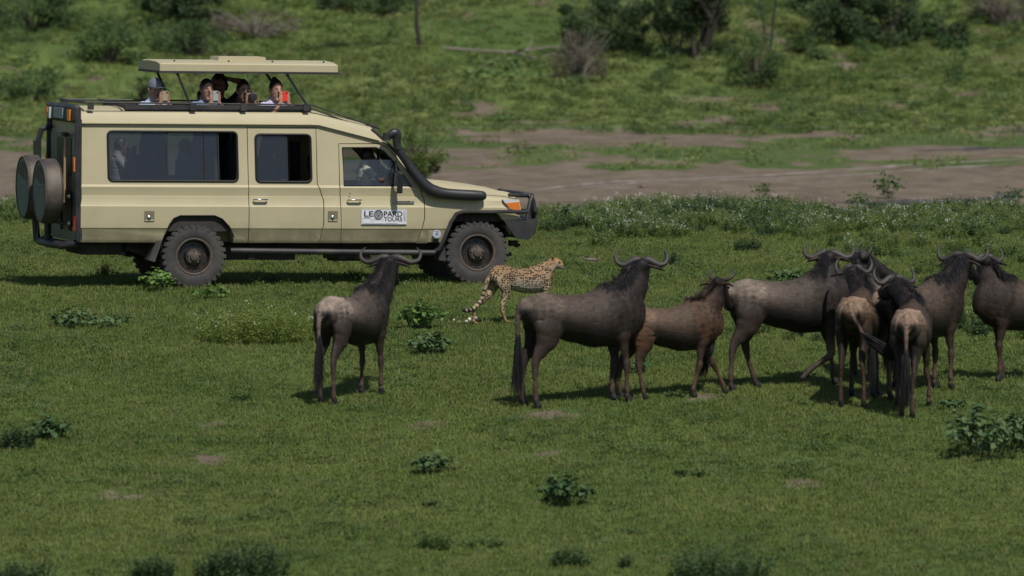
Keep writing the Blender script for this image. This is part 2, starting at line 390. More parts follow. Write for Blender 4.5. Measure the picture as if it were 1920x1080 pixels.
# weeds: small broad tufts that mottle the lawn
m_weed = leafmat('low_weed_leaves', (.035, .070, .020), (.105, .160, .042), 1.0, .35, .25, .4)
def rosette(n, rad, h, lw, ll, mat, rs):
    mb = MB()
    for _ in range(n):
        a = rs.uniform(0, 6.283); r = rad*rs.random()**.6; b = Vector((r*math.cos(a), r*math.sin(a), h*rs.uniform(.15, 1)*(1-.5*(r/rad)**2)))
        d = Vector((math.cos(a+rs.uniform(-.8, .8)), math.sin(a+rs.uniform(-.8, .8)), rs.uniform(-.4, .7))).normalized()
        s = d.cross(Vector((0, 0, 1))).normalized()*lw*rs.uniform(.6, 1.2); L = ll*rs.uniform(.6, 1.3)
        mb.add([b, b+d*L*.45-s, b+d*L, b+d*L*.45+s], [(0, 1, 2, 3)])
    return mb.build('weed', mat, None, None, fix=False)
w_coll = hidden_collection('weed_kinds', [rosette(60, .10, .07, .010, .035, m_weed, rs1), rosette(90, .16, .11, .010, .04, m_weed, rs1), rosette(45, .07, .06, .008, .03, m_weed, rs1)])
def dens_weed(x, y, px, py):
    n = fbm(x, y, 1.4, 3.2, 71); return np.clip((n-.5)*60, .4, 7)*(y > -30)*(y < 26)*(1-dirt_mask(px, py))*(px > -80)*(px < 2000)
scatter('low_weeds', region('weed_region', np.arange(-12, 12, .25), np.arange(-30, 26, .4), dens_weed), w_coll, 'density', 4, .5, 1.3)
# rougher growth on the far flats and the hill
m_hg = leafmat('hill_grass_blades', (.085, .135, .028), (.225, .255, .085), .16, .2, .3, .45)
h_coll = hidden_collection('hill_grass_kinds', [tuft(22, .035, .11, .16, 1.0, .008, m_hg, rs1) for _ in range(3)] + [rosette(70, .2, .16, .022, .07, m_hg, rs1)])
def dens_hill(x, y, px, py):
    n = fbm(x, y, 3.5, 5, 51); k = np.where(y < 76, .12, 1.0)*(.25+.75*sstep(.25, .55, n))
    return (20*k*(1-dirt_mask(px, py))**2)*(y > 32)*(y < 140)*(px > -80)*(px < 2000)
scatter('hill_grass', region('hill_grass_region', np.arange(-18, 18, .4), np.arange(30, 140, .5), dens_hill), h_coll, 'density', 6, .5, 1.4)

# flowering herb bank beyond the lawn
m_herb = leafmat('feathery_herb_leaves', (.085, .135, .030), (.19, .245, .070), 1.1, .25, .35, .4)
m_herb_d = leafmat('dark_herb_leaves', (.030, .062, .022), (.075, .125, .042), 1.1, .35, .25, .4)
m_flower = simple('white_petals', (.55, .56, .52), .6, vary=.05, bump=0)
m_stem = simple('green_stems', (.07, .10, .03), .7, bump=0)
def herb(name, w, h, stems, mat, flowers, rs, parent=None, leafs=26, ll=.035, lw=.006, split=False):
    fo = MB(); fl = MB()
    for _ in range(stems):
        a = rs.uniform(0, 6.283); r = rs.random()**.5
        b = Vector((r*w/2*math.cos(a), r*w/2*math.sin(a)*.7, 0)); H = h*rs.uniform(.55, 1.05)*(1-.35*r*r)
        top = b*rs.uniform(1.05, 1.35)+Vector((rs.uniform(-.04, .04), rs.uniform(-.04, .04), H))
        s = Vector((.0025, 0, 0)); fo.add([b-s, b+s, top], [(0, 1, 2)])
        for _ in range(leafs):
            t = rs.uniform(.1, 1); c = b.lerp(top, t); an = rs.uniform(0, 6.283)
            d = Vector((math.cos(an), math.sin(an), rs.uniform(-.2, .8))).normalized(); q = d.cross(Vector((rs.uniform(-1, 1), rs.uniform(-1, 1), 1))).normalized()*lw
            L = ll*rs.uniform(.6, 1.4)*(1.2-.6*t); fo.add([c, c+d*L*.5-q, c+d*L, c+d*L*.5+q], [(0, 1, 2, 3)])
        if rs.random() < flowers:
            for _ in range(rs.randint(1, 3)):
                c = top+Vector((rs.uniform(-.03, .03), rs.uniform(-.03, .03), rs.uniform(-.01, .03))); r0 = rs.uniform(.004, .0085)
                fl.add([c+Vector((r0*math.cos(k*1.2566), r0*math.sin(k*1.2566)*.8, r0*.6*math.sin(k*1.2566+.5))) for k in range(5)], [(0, 1, 2, 3, 4)])
                fl.add([c+Vector((r0*math.cos(k*2.094), 0, r0*math.sin(k*2.094))) for k in range(3)], [(0, 1, 2)])
    if split:
        o = fo.build('foliage', mat, parent, None, fix=False)
        if fl.v: fl.build('flower_heads', m_flower, parent, None, fix=False)
        return o
    fo.cur = 1; fo.add(fl.v, fl.f)
    return fo.build(name, [mat, m_flower], parent, None, fix=False)
b_coll = hidden_collection('bank_herb_kinds', [herb('herb', .3, .24, 30, m_herb, .22, rs1), herb('herb', .35, .19, 34, m_herb, .06, rs1), herb('herb', .26, .24, 26, m_herb_d, .0, rs1), herb('herb', .3, .27, 28, m_herb, .32, rs1)])
def dens_bank(x, y, px, py):
    top = 398 - 18*np.exp(-((px-1320)/190)**2) + 6*np.sin(px*.013)
    b = sstep(top, top+10, py)*(1-sstep(428, 448, py+8*np.sin(px*.02)))*sstep(960, 1060, px)
    thin = .10*sstep(430, 450, py)*(1-sstep(500, 560, py))*(fbm(x, y, 1.0, 3, 12) > .60)
    behind = .8*sstep(596, 606, py)*(1-sstep(630, 642, py))*(((px > 1380)*(px < 1550)) + ((px > 1780)*(px < 1990)) > 0)
    left = .5*sstep(384, 396, py)*(1-sstep(412, 424, py))*(px < 130)
    n = fbm(x, y, 1.2, 2.0, 13)
    return (np.maximum(np.maximum(b*(.45+1.0*n), thin), np.maximum(behind*n*1.2, left)))*17*(px > -60)*(px < 1990)*(y < 30)
scatter('flowering_herbs', region('bank_region', np.arange(-13, 13, .2), np.arange(-8, 30, .25), dens_bank), b_coll, 'density', 8, .55, 1.15, .12)
# ------------------------------------------------------------------ safari vehicle
YAW = R(16); KX = 1.0175; CAR = (-4.209, .817, 0.0); RAKE = -.0155
car = empty('safari_vehicle', CAR, YAW, 'beige long-wheelbase safari four-wheel drive with raised roof hatch, snorkel and spare wheels on its back', 'off-road car')
car.scale = (KX, 1, 1); car_M = Matrix.Translation(CAR) @ Matrix.Rotation(YAW, 4, 'Z') @ Matrix.Diagonal((KX, 1, 1, 1)); car_I = car_M.inverted()
def S(px, py, yl=-.85):
    o = car_I @ Vector((0, -DIST, CAMH)); d = car_I.to_3x3() @ ray(px, py); q = o + d*((yl-o.y)/d.y); return q.x, q.z
def SB(px, py, yl=-.85):
    x, z = S(px, py, yl); return x, z - RAKE*x
def SV(px, py, yl=-.85):
    x, z = SB(px, py, yl); return Vector((x, yl, z))
m_paint = simple('beige_paint', (.42, .370, .230), .6, vary=.03, scale=3, bump=.03, coat=.05, dust=(.30, .24, .16), dust_amt=.25)
nt = m_paint.node_tree; bs = nt.nodes['Principled BSDF']; old = bs.inputs['Base Color'].links[0].from_socket    # mud thrown up along the sills
sx = N(nt, 'ShaderNodeSeparateXYZ'); tc = N(nt, 'ShaderNodeTexCoord'); nt.links.new(tc.outputs['Object'], sx.inputs[0])
mz = N(nt, 'ShaderNodeMapRange'); nt.links.new(sx.outputs[2], mz.inputs[0]); mz.inputs[1].default_value = .85; mz.inputs[2].default_value = .50
mm = mathn(nt, 'MULTIPLY', mz.outputs[0], ramp(nt, noise_n(nt, tc.outputs['Object'], 2.5, 8, .75).outputs[0], [(.38, (0, 0, 0)), (.72, (1, 1, 1))]).outputs[0])
nt.links.new(mixc(nt, mm, old, (.13, .09, .06)), bs.inputs['Base Color'])
m_black = simple('black_plastic', (.018, .018, .02), .45, vary=.2, bump=.06)
m_blackp = simple('black_powder_coated_steel', (.018, .018, .022), .55, vary=.2, bump=.04, dust=(.12, .10, .08), dust_amt=.35)
m_rub = simple('tyre_rubber', (.036, .034, .034), .8, vary=.25, scale=8, bump=.2, dust=(.10, .085, .07), dust_amt=.55)
m_seal = simple('window_rubber', (.012, .012, .013), .6, vary=.1, bump=0)
m_rim = simple('dark_steel_rim', (.03, .031, .034), .4, .6, dust=(.12, .085, .06), dust_amt=.8, vary=.2)
m_mudrim = simple('mud_crusted_rim_edge', (.085, .065, .052), .85, vary=.3, scale=12, bump=.3)
m_chrome = simple('chrome', (.65, .65, .65), .18, 1, vary=.05, bump=0)
m_under = simple('dusty_chassis', (.035, .03, .026), .9, vary=.4, bump=.3)
m_dark = simple('dark_interior', (.02, .02, .022), .9, vary=.2)
m_seat = simple('grey_seat_fabric', (.05, .05, .055), .9, vary=.2)
m_amber = simple('amber_lens', (.62, .16, .02), .2, vary=.1, bump=0, coat=.6)
m_redl = simple('red_lens', (.30, .015, .012), .2, vary=.1, bump=0, coat=.6)
m_clear = simple('clear_lens', (.5, .52, .52), .12, vary=.1, bump=0, coat=.6)
m_white = simple('white_vinyl', (.62, .62, .66), .5, vary=.04, bump=0)
m_ink = simple('black_ink', (.02, .015, .02), .5, vary=0, bump=0)
m_greyink = simple('grey_ink', (.25, .25, .28), .5, vary=.3, scale=40, bump=0)
m_blue = simple('blue_ink', (.03, .08, .25), .5, vary=.1, bump=0)
m_cover = simple('dusty_teal_vinyl_cover', (.13, .155, .14), .7, vary=.15, scale=3, bump=.1, dust=(.16, .13, .09), dust_amt=.5)
m_coverside = simple('dusty_black_vinyl', (.045, .04, .042), .6, vary=.2, scale=5, bump=.1, dust=(.22, .17, .10), dust_amt=.5)
m_wood = simple('wooden_handle', (.32, .22, .12), .7)
def glassmat(name, tint, haze, hz=.2):
    m, nt, bs = newmat(name); nt.nodes.remove(bs)
    tr = N(nt, 'ShaderNodeBsdfTransparent'); tr.inputs[0].default_value = (*tint, 1)
    gl = N(nt, 'ShaderNodeBsdfGlossy'); gl.inputs['Roughness'].default_value = .06; gl.inputs[0].default_value = (.8, .85, .9, 1)
    df = N(nt, 'ShaderNodeBsdfDiffuse'); df.inputs[0].default_value = (*haze, 1)
    a = N(nt, 'ShaderNodeMixShader'); a.inputs[0].default_value = hz; nt.links.new(tr.outputs[0], a.inputs[1]); nt.links.new(df.outputs[0], a.inputs[2])
    fr = N(nt, 'ShaderNodeFresnel'); fr.inputs[0].default_value = 1.45
    b = N(nt, 'ShaderNodeMixShader'); nt.links.new(fr.outputs[0], b.inputs[0]); nt.links.new(a.outputs[0], b.inputs[1]); nt.links.new(gl.outputs[0], b.inputs[2])
    nt.links.new(b.outputs[0], nt.nodes['Material Output'].inputs[0]); return m
m_glass = glassmat('tinted_dusty_glass', (.72, .74, .80), (.075, .078, .092), .24)
m_glassc = glassmat('clear_dusty_glass', (.86, .88, .88), (.12, .13, .15), .16)

def rake(o):
    me = o.data; n = len(me.vertices); a = np.empty(n*3, np.float32); me.vertices.foreach_get('co', a); a = a.reshape(-1, 3)
    a[:, 2] += RAKE*a[:, 0]; me.vertices.foreach_set('co', a.ravel()); me.update(); return o
def part(mb, name, mats, parent=car, smooth=None, label=None, rk=True, sides=False):
    if sides:                                                  # one object per side of the vehicle
        for s in (-1, 1):
            m = MB(); m.v = mb.v; ks = [i for i, f in enumerate(mb.f) if s*sum(mb.v[j].y for j in f) > 0]
            m.f = [mb.f[i] for i in ks]; m.mi = [mb.mi[i] for i in ks]; used = sorted({j for f in m.f for j in f}); ix = {j: k for k, j in enumerate(used)}
            m.v = [mb.v[j] for j in used]; m.f = [tuple(ix[j] for j in f) for f in m.f]; o = part(m, name, mats, parent, smooth, label, rk)
        return o
    o = mb.build(name, mats, parent, smooth)
    if rk: rake(o)
    if label: o['label'] = label
    return o
SIDE = [(-.60, .565), (-.785, .565), (-.812, .61), (-.838, .740), (-.846, .750), (-.856, 1.02), (-.842, 1.045), (-.833, 1.146), (-.824, 1.150), (-.824, 1.156), (-.842, 1.262), (-.820, 1.292)]
def half_ring(x, inset=0):
    zg = 2.04 if x < 1.55 else 2.04 - (x-1.55)*.2435
    top = [(-.748, zg), (-.775, zg+.004), (-.775, zg+.018), (-.742, zg+.026), (-.722, zg+.09), (-.685, zg+.145), (-.60, zg+.178), (-.42, zg+.198), (0, zg+.212)]
    pts = SIDE + top
    if inset: pts = [(-.60, .70), (-.79, .70)] + [(-.80, z) for y, z in SIDE[2:-1] if z > .70] + [(-.785, 1.292), (-.708, zg), (-.70, zg+.06), (-.64, zg+.13), (-.42, zg+.155), (0, zg+.17)]
    return pts
def lofted(name, xs, ringf):
    V = []; n = None
    for x in xs:
        h = ringf(x); ring = [(x, y, z) for y, z in h] + [(x, -y, z) for y, z in reversed(h[:-1])]; n = len(ring); V += ring
    F = [(i*n+k, i*n+(k+1) % n, (i+1)*n+(k+1) % n, (i+1)*n+k) for i in range(len(xs)-1) for k in range(n)]
    F += [tuple(range(n)), tuple((len(xs)-1)*n+k for k in range(n-1, -1, -1))]
    return MB().add(V, F).build(name, m_paint, None)
def wedge(off):
    return MB().prism([(2.20-off, 2.13), (2.455-off, 1.862), (3.0-off, 1.285), (3.6, 1.285), (3.6, 2.9), (2.20-off, 2.9)], -1.2, 1.2)
def cutter(poly, y0=-1.2, y1=-.5): return MB().prism(poly, y0, y1).build('cut', m_paint)
def rrect(x0, z0, x1, z1, r, n=5):
    return [(cx+r*math.cos(a), cz+r*math.sin(a)) for cx, cz, a0 in ((x1-r, z1-r, 0), (x0+r, z1-r, 90), (x0+r, z0+r, 180), (x1-r, z0+r, 270)) for a in [R(a0+90*k/n) for k in range(n+1)]]
def grow(poly, d):
    c = Vector((sum(p[0] for p in poly)/len(poly), sum(p[1] for p in poly)/len(poly))); out = []
    n = len(poly)
    for i, p in enumerate(poly):
        a = Vector(poly[i-1]); b = Vector(poly[(i+1) % n]); t = (b-a).normalized(); nn = Vector((t.y, -t.x))
        if nn.dot(Vector(p)-c) < 0: nn = -nn
        out.append(tuple(Vector(p)+nn*d))
    return out
shell = lofted('body', [-1.43, -1.41, 1.50, 1.60, 2.40, 2.99], half_ring)
inner = lofted('inner', [-1.38, 1.55, 2.97], lambda x: half_ring(x, 1))
w0 = wedge(0).build('w', m_paint); w1 = wedge(.05).build('w', m_paint)
boolean(shell, w0, 'DIFFERENCE'); boolean(inner, w1, 'DIFFERENCE'); boolean(shell, inner, 'DIFFERENCE'); kill(w0); kill(w1); kill(inner)
# openings
WIN1 = rrect(*SB(205, 339), *SB(447, 248), .055); WIN2 = rrect(*SB(482, 341), *SB(585, 253), .055)
dw = [SB(646, 349), SB(645, 277), SB(708, 277), SB(722, 284), SB(735, 297), SB(773, 349)]
door1 = [SB(467, 458), SB(467, 239.5), SB(596, 239.5), SB(596, 345), SB(601, 357), SB(607, 375), SB(607, 420), SB(599, 458)]
door2 = [SB(641, 457), SB(638, 350), SB(638.5, 270), SB(712, 270), SB(728, 276), SB(742, 291), SB(786, 348), SB(796, 375), SB(796, 410), SB(790, 435), SB(783, 456)]
def shell_cut(poly, both=False):
    c = cutter(poly); boolean(shell, c, 'DIFFERENCE'); kill(c)
    if both: c = cutter(poly, .5, 1.2); boolean(shell, c, 'DIFFERENCE'); kill(c)
solid = clone(shell)
for poly, win, nm in ((door1, WIN2, 'door'), (door2, dw, 'door')):
    d = clone(solid); c = cutter(grow(poly, -.005)); boolean(d, c, 'INTERSECT'); kill(c)
    c = cutter(win); boolean(d, c, 'DIFFERENCE'); kill(c); d.name = nm; d.parent = car; rake(d); finish(d.data, 28)
    if poly is door1: rear_door = d
    else: front_door = d
    shell_cut(grow(poly, .006))
kill(solid)
shell_cut(WIN1)
for w in (WIN1, WIN2, dw):                                     # the far side has the same openings
    c = cutter(w, .5, 1.2); boolean(shell, c, 'DIFFERENCE'); kill(c)
c = MB().box((2.74, 0, 1.59), (.34, 1.30, .60), Matrix.Rotation(math.atan2(.545, .577), 3, 'Y')).build('cut', m_paint); boolean(shell, c, 'DIFFERENCE'); kill(c)   # windscreen
c = MB().box((-1.4, 0, 1.62), (.2, 1.0, .52)).build('cut', m_paint); boolean(shell, c, 'DIFFERENCE'); kill(c)          # back window
hx0, hx1 = -.78, 1.50
c = MB().prism([(hx0, 2.12), (hx1, 2.12), (hx1, 2.5), (hx0, 2.5)], -.60, .60).build('cut', m_paint); boolean(shell, c, 'DIFFERENCE'); kill(c)   # roof hatch
arch_r = [SB(298, 470), SB(309, 440), SB(318, 420), SB(326, 409), SB(338, 404), SB(402, 404), SB(416, 410), SB(430, 425), SB(439, 445), SB(441, 470)]
shell_cut(arch_r, True)
tri = [(1.70, 1.945), (2.25, 1.832), (1.78, 1.832)]
c = cutter(tri, -1.2, -.772); boolean(shell, c, 'DIFFERENCE'); kill(c)
shell.name = 'body'; shell.parent = car; rake(shell); finish(shell.data, 28)
# bonnet and wings
def nose_ring(x):
    t = (x-2.95)/1.22; k = max(0, (x-3.95)/.22); ft = 1.205-.075*t - .03*k*k; hc = 1.365-.055*t-.10*t*t - .04*k*k; lo = .58+.12*sstep(3.8, 4.17, x); w = .012*t + .02*k*k
    he = ft+.05
    return [(-.60, lo), (-.79+w, lo), (-.838+w, max(.745, lo+.02)), (-.846+w, max(.752, lo+.03)), (-.856+w, 1.02), (-.842+w, 1.045), (-.835+w, 1.12-.02*t), (-.80+w, ft), (-.66, ft+.018), (-.56, he), (-.50, he+.035), (-.30, hc-.012), (0, hc)]
wing = lofted('bonnet_and_wings', [2.955, 3.1, 3.4, 3.7, 3.95, 4.05, 4.12, 4.16, 4.175], nose_ring)
arch_f = [SB(822, 480), SB(833, 450), SB(846, 415), SB(855, 402), SB(866, 397), SB(925, 397), SB(936, 402), SB(948, 418), SB(960, 440), SB(972, 448), SB(990, 462), SB(990, 500), SB(822, 500)]
for a, b in ((-1.2, -.42), (.42, 1.2)):
    c = cutter(arch_f, a, b); boolean(wing, c, 'DIFFERENCE'); kill(c)
c = MB().box((3.55, 0, .80), (1.1, 1.0, .50)).build('cut', m_paint); boolean(wing, c, 'DIFFERENCE'); kill(c)
wing.parent = car; rake(wing); finish(wing.data, 30)
mb = MB()                                                      # shut line of the bonnet
for s in (-1, 1): mb.tube([(x, s*.665, nose_ring(x)[8][1]+.002) for x in (2.98, 3.2, 3.5, 3.8, 4.0, 4.1)], .004, 4)
part(mb, 'bonnet_seam', m_seal, sides=True)
# wheel wells, floor, chassis
mb = MB()
for s in (-1, 1):
    [part(MB().box(c_, d_), 'wheel_well', m_under) for c_, d_ in (((0, s*.60, .86), (1.0, .44, .30)), ((3.58, s*.60, .92), (1.0, .30, .16)), ((3.09, s*.62, .72), (.06, .36, .3)), ((4.05, s*.55, .74), (.06, .3, .2)), ((3.6, s*.43, .75), (1.0, .05, .4)))]

mb = MB(); mb.box((.75, 0, .73), (4.4, 1.5, .05)); part(mb, 'floor', m_dark)
mb = MB()
for s in (-1, 1): mb.box((1.4, s*.42, .50), (5.3, .08, .13))
for x in (0, 3.62): mb.tube([(x, -.70, .41), (x, .70, .41)], .05, 10); mb.ball((x, .1, .41), (.15, .15, .15))
mb.box((.9, -.35, .42), (.9, .45, .16)); mb.tube([(-.9, .3, .45), (1.6, .3, .42)], .04); mb.box((-1.1, -.1, .47), (.5, .9, .14)); mb.box((2.0, -.45, .40), (.35, .3, .14)); mb.tube([(1.7, -.62, .40), (2.3, -.62, .38)], .035)
for s in (-1, 1):
    mb.tube([(-.78, s*.50, .50), (-.35, s*.50, .33), (0, s*.50, .31), (.4, s*.50, .36), (.75, s*.50, .44)], .028, 6, flat=1.4); mb.tube([(3.0, s*.5, .42), (3.6, s*.5, .32), (4.15, s*.5, .42)], .025, 6)
part(mb, 'chassis', m_under)
mb = MB(); mb.prism([SB(303, 432), SB(311, 438), SB(292, 492), SB(281, 488)], -.80, -.52); mb.prism([SB(303, 432), SB(311, 438), SB(292, 492), SB(281, 488)], .52, .80); part(mb, 'mud_flap', m_rub, sides=True)
mb = MB(); mb.prism([SB(826, 455), SB(834, 452), SB(838, 490), SB(824, 488)], -.82, -.56); mb.prism([SB(826, 455), SB(834, 452), SB(838, 490), SB(824, 488)], .56, .82); part(mb, 'mud_flap', m_rub, sides=True)
# interior: seats
def seat(x, y, z0=.80, h=1.62):
    mb = MB(); mb.box((x, y, z0+.17), (.46, .44, .12)); mb.box((x-.22, y, (z0+h)/2+.08), (.10, .42, h-z0-.15), Matrix.Rotation(R(-8), 3, 'Y')); mb.box((x-.30, y, h+.04), (.08, .24, .16)); mb.box((x, y, z0+.03), (.3, .3, .2))
    part(mb, 'seat', m_seat)
for x in (-.95, -.2, .55, 1.3): seat(x, -.42); seat(x, .42)
seat(2.12, -.38, .72, 1.50); seat(2.12, .38, .72, 1.50)
mb = MB(); mb.prism([(2.62, .9), (3.0, .9), (3.0, 1.27), (2.72, 1.27), (2.62, 1.18)], -.70, .70); part(mb, 'dashboard', m_dark)
mb = MB(); mb.tube([(2.50+.07*math.cos(a)*.6, -.38+.19*math.sin(a), 1.20+.19*math.cos(a)*.8) for a in [R(k*24) for k in range(15)]], .014, 6, closed=True); mb.tube([(2.50, -.38, 1.2), (2.66, -.38, 1.12)], .02); part(mb, 'steering_wheel', m_black)
mb = MB(); mb.box((2.40, 0, 1.74), (.03, .22, .07)); mb.tube([(2.42, 0, 1.80), (2.40, 0, 1.74)], .008); part(mb, 'rear_view_mirror', m_black)
mb = MB(); mb.box((1.62, 0, 1.98), (.04, 1.3, .06)); mb.box((1.62, .5, 1.3), (.03, .35, 1.0)); part(mb, 'roof_beam', m_dark)
# glass and seals; the side leans inwards above the belt line
def yw(z, off=0): return -(.820 - (z-1.292)/(2.04-1.292)*.072) - off
def pane(name, poly, parent, mat, off=-.012, label=None, side=-1):
    V = [(x, -side*-1*0+side*-yw(z, off)*1, z) for x, z in poly]; V = [(x, side*abs(yw(z, off)), z) for x, z in poly]
    V2 = [(x, side*(abs(yw(z, off))-.005), z) for x, z in poly]; n = len(poly)
    F = [tuple(range(n)), tuple(range(2*n-1, n-1, -1))] + [((i+1) % n, i, n+i, n+(i+1) % n) for i in range(n)]
    o = part(MB().add(V+V2, F), name, mat, parent)
    if label: o['label'] = label
    return o
def seal(poly, parent, r=.016, side=-1, name='window_seal', off=.003):
    return part(MB().tube([(x, side*abs(yw(z, off)), z) for x, z in poly], r, 6, closed=True), name, m_seal, parent, 60)
def rectp(x0, x1, w): z0 = min(p[1] for p in w)+.004; z1 = max(p[1] for p in w)-.004; return [(x0, z0), (x1, z0), (x1, z1), (x0, z1)]
xa, xb = min(p[0] for p in WIN1), max(p[0] for p in WIN1)
xp = lambda px: SB(px, 300)[0]
pane('window_pane', rectp(xa+.01, xp(318), WIN1), car, m_glass); pane('window_pane', rectp(xp(316), xp(413), WIN1), car, m_glass, -.022)
for a in (xp(316), xp(386.5), xp(412)):
    z0 = min(p[1] for p in WIN1); z1 = max(p[1] for p in WIN1)
    part(MB().tube([(a, yw(z0)+.014, z0), (a, yw(z1)+.014, z1)], .011, 4), 'window_bar', m_seal)
seal(WIN1, car)
pane('window_pane', rectp(min(p[0] for p in WIN2)+.01, xp(541), WIN2), rear_door, m_glass)
part(MB().tube([(xp(541), yw(1.34)+.014, 1.34), (xp(541), yw(1.92)+.014, 1.92)], .010, 4), 'window_bar', m_seal, rear_door)
seal(WIN2, rear_door)
zh = SB(700, 300)[1]
lower = [SB(646, 348), SB(646, 300), SB(737, 300), SB(772, 348)]
pane('window_pane', lower, front_door, m_glassc, -.016); seal(dw, front_door, .009)
x1, z1_ = SB(742, 349); x2, z2_ = SB(742, 307)
part(MB().tube([(x1, yw(z1_)+.01, z1_), (x2, yw(z2_)+.01, z2_)], .011, 4), 'quarter_light_bar', m_seal, front_door)
for w in (WIN1, WIN2, dw): pane('window_pane', w, car, m_glassc, -.012, side=1); seal(w, car, .014, side=1)
n_ = Vector((.577, 0, .545)).normalized()
part(MB().box((2.735, 0, 1.583), (.006, 1.28, .74), Matrix.Rotation(-math.atan2(.545, .577), 3, 'Y')), 'windscreen', m_glassc)
part(MB().box((-1.41, 0, 1.62), (.006, 1.0, .52)), 'rear_window', m_glass)
# A pillar and windscreen surround in grey black
mb = MB()
for s in (-1, 1): mb.tube([(2.30, s*.70, 2.005), (2.42, s*.735, 1.895), (2.52, s*.745, 1.79), (3.00, s*.80, 1.29)], .022, 6)
part(mb, 'windscreen_surround', m_blackp, smooth=60, sides=True)
part(MB().tube([(1.60, -.779, 2.045), (2.37, -.779, 1.855)], .006, 4).tube([(-1.42, -.779, 2.045), (1.60, -.779, 2.045)], .005, 4), 'rain_gutter', m_under)
m_recess = simple('shaded_beige_recess', (.15, .13, .085), .6)
# door furniture
def handle(px, py, parent):
    v = SV(px, py, -.848)
    h = MB(); h.tube([v+Vector((-.085, -.012, .004)), v+Vector((-.07, -.03, .008)), v+Vector((.07, -.03, .008)), v+Vector((.085, -.012, .004))], .016, 8, flat=.6); part(h, 'handle', m_chrome, parent, 60)
handle(488, 375, rear_door); handle(664, 376, front_door)
part(MB().lathe([(.012, -.856), (.012, -.862)], (SB(656, 363)[0], 0, SB(656, 363)[1]+.0), 'y', 12), 'door_lock', m_chrome, front_door)
for px, py, in ((280, 405), (624, 405)):
    v = SV(px, py, -.852); fr = part(MB().box(v, (.125, .012, .125)), 'filler_recess', m_recess); part(MB().ball(v+Vector((-.005, -.014, -.02)), (.03, .012, .028)), 'filler_lock', m_chrome, fr, 60)
    part(MB().box(v+Vector((0, -.007, -.052)), (.105, .006, .02)), 'filler_lip', m_paint, fr)
# mirror on its arm
mv = SV(743, 341, -.95)
mir = part(MB().box(mv+Vector((.02, -.04, 0)), (.07, .17, .27), Matrix.Rotation(R(8), 3, 'X')), 'door_mirror', m_black)
bv = mir.modifiers.new('b', 'BEVEL'); bv.width = .015; bv.segments = 2
part(MB().tube([SV(742, 302, -.80), SV(743, 318, -.92), mv], .009, 6).tube([SV(742, 352, -.83), SV(744, 348, -.93), mv], .012, 6), 'mirror_arm', m_black, mir)
part(MB().box(mv+Vector((-.017, -.04, 0)), (.004, .15, .24), Matrix.Rotation(R(8), 3, 'X')), 'mirror_glass', m_chrome, mir)
# snorkel
sn = [(SV(727, 256, -.90), .045), (SV(738, 250, -.90), .062), (SV(744, 252, -.90), .058), (SV(744, 268, -.90), .050), (SV(748, 282, -.90), .050), (SV(760, 300, -.90), .052), (SV(780, 328, -.905), .062), (SV(800, 350, -.905), .075), (SV(816, 359, -.905), .078), (SV(835, 363, -.905), .070), (SV(860, 365, -.905), .068), (SV(890, 366.5, -.905), .068), (SV(905, 367, -.905), .06), (SV(911, 367, -.905), .035)]
path = []; rad = []
for i in range(len(sn)-1):
    a, ra = sn[i-1] if i else sn[0]; b, rb = sn[i]; c, rc = sn[i+1]; d, rd = sn[min(i+2, len(sn)-1)]
    for t in (0, .25, .5, .75):
        path.append(.5*((2*b)+(c-a)*t+(2*a-5*b+4*c-d)*t*t+(3*b-a-3*c+d)*t**3)); rad.append(rb+(rc-rb)*t)
path.append(sn[-1][0]); rad.append(sn[-1][1])
snk = part(MB().tube(path, rad, 16, flat=.85, up=(0, 1, 0)), 'snorkel', m_black, smooth=50)
part(MB().tube([SV(724, 262, -.90), SV(726, 250, -.90)], .05, 12), 'snorkel_mouth', m_dark, snk)
part(MB().tube([SV(745, 276, -.90), SV(745.5, 279, -.90)], .056, 16), 'hose_clamp', m_dark, snk)
# flares, step tube, bull bar, bumper
part(MB().tube([SV(990, 397, -.90), SV(930, 397, -.90), SV(868, 397, -.90), SV(856, 401, -.90), SV(846, 416, -.90), SV(833, 448, -.90), SV(824, 466, -.88), SV(812, 473, -.88)], .032, 8, flat=.8), 'wing_guard', m_blackp, smooth=50)
part(MB().tube([SV(432, 470, -.88), SV(600, 472, -.88), SV(815, 474, -.88)], .038, 10), 'side_step', m_blackp, smooth=50)
for px in (470, 640, 780): part(MB().box(SV(px, 480, -.80), (.08, .12, .07)), 'step_bracket', m_under)
part(MB().tube([(x, -.86, z) for x, z in arch_r[1:9]], .012, 6, flat=.6), 'arch_lip', m_seal)
bb = MB(); fx = SB(990, 380, -.55)[0]; z_t = SB(990, 366, -.55)[1]
for s in (-1, 1):
    bb.tube([(fx+.06, s*.62, .78), (fx+.04, s*.62, z_t-.06), (fx+.0, s*.60, z_t), (fx-.06, s*.58, z_t+.01)], .035, 8)
    bb.tube([(fx-.07, s*.70, .80), (fx-.02, s*.70, z_t-.08), (fx+.02, s*.66, z_t-.01), (fx+.05, s*.64, z_t-.08), (fx+.06, s*.72, .80)], .024, 8)
    bb.tube([(fx-.30, s*.74, z_t-.01+.02), (fx-.1, s*.66, z_t), (fx, s*.60, z_t)], .026, 8)
    bb.tube([(fx+.0, s*.90, 1.0), (fx+.07, s*.66, 1.0)], .028, 8)
for z in (.95, z_t): bb.tube([(fx+.03, -.62, z), (fx+.06, 0, z), (fx+.03, .62, z)], .03, 8)
part(bb, 'bull_bar', m_blackp, smooth=50)
bp = MB(); pb = [SB(944, 413), SB(1005, 410), SB(1006, 418), SB(1000, 441), SB(990, 450), SB(966, 446)]
V = []; ys = [-.86, -.55, 0, .55, .86]; fw = [0, .10, .14, .10, 0]
for y, f in zip(ys, fw): V += [(x+(f if x > 4.2 else 0), y, z) for x, z in pb]
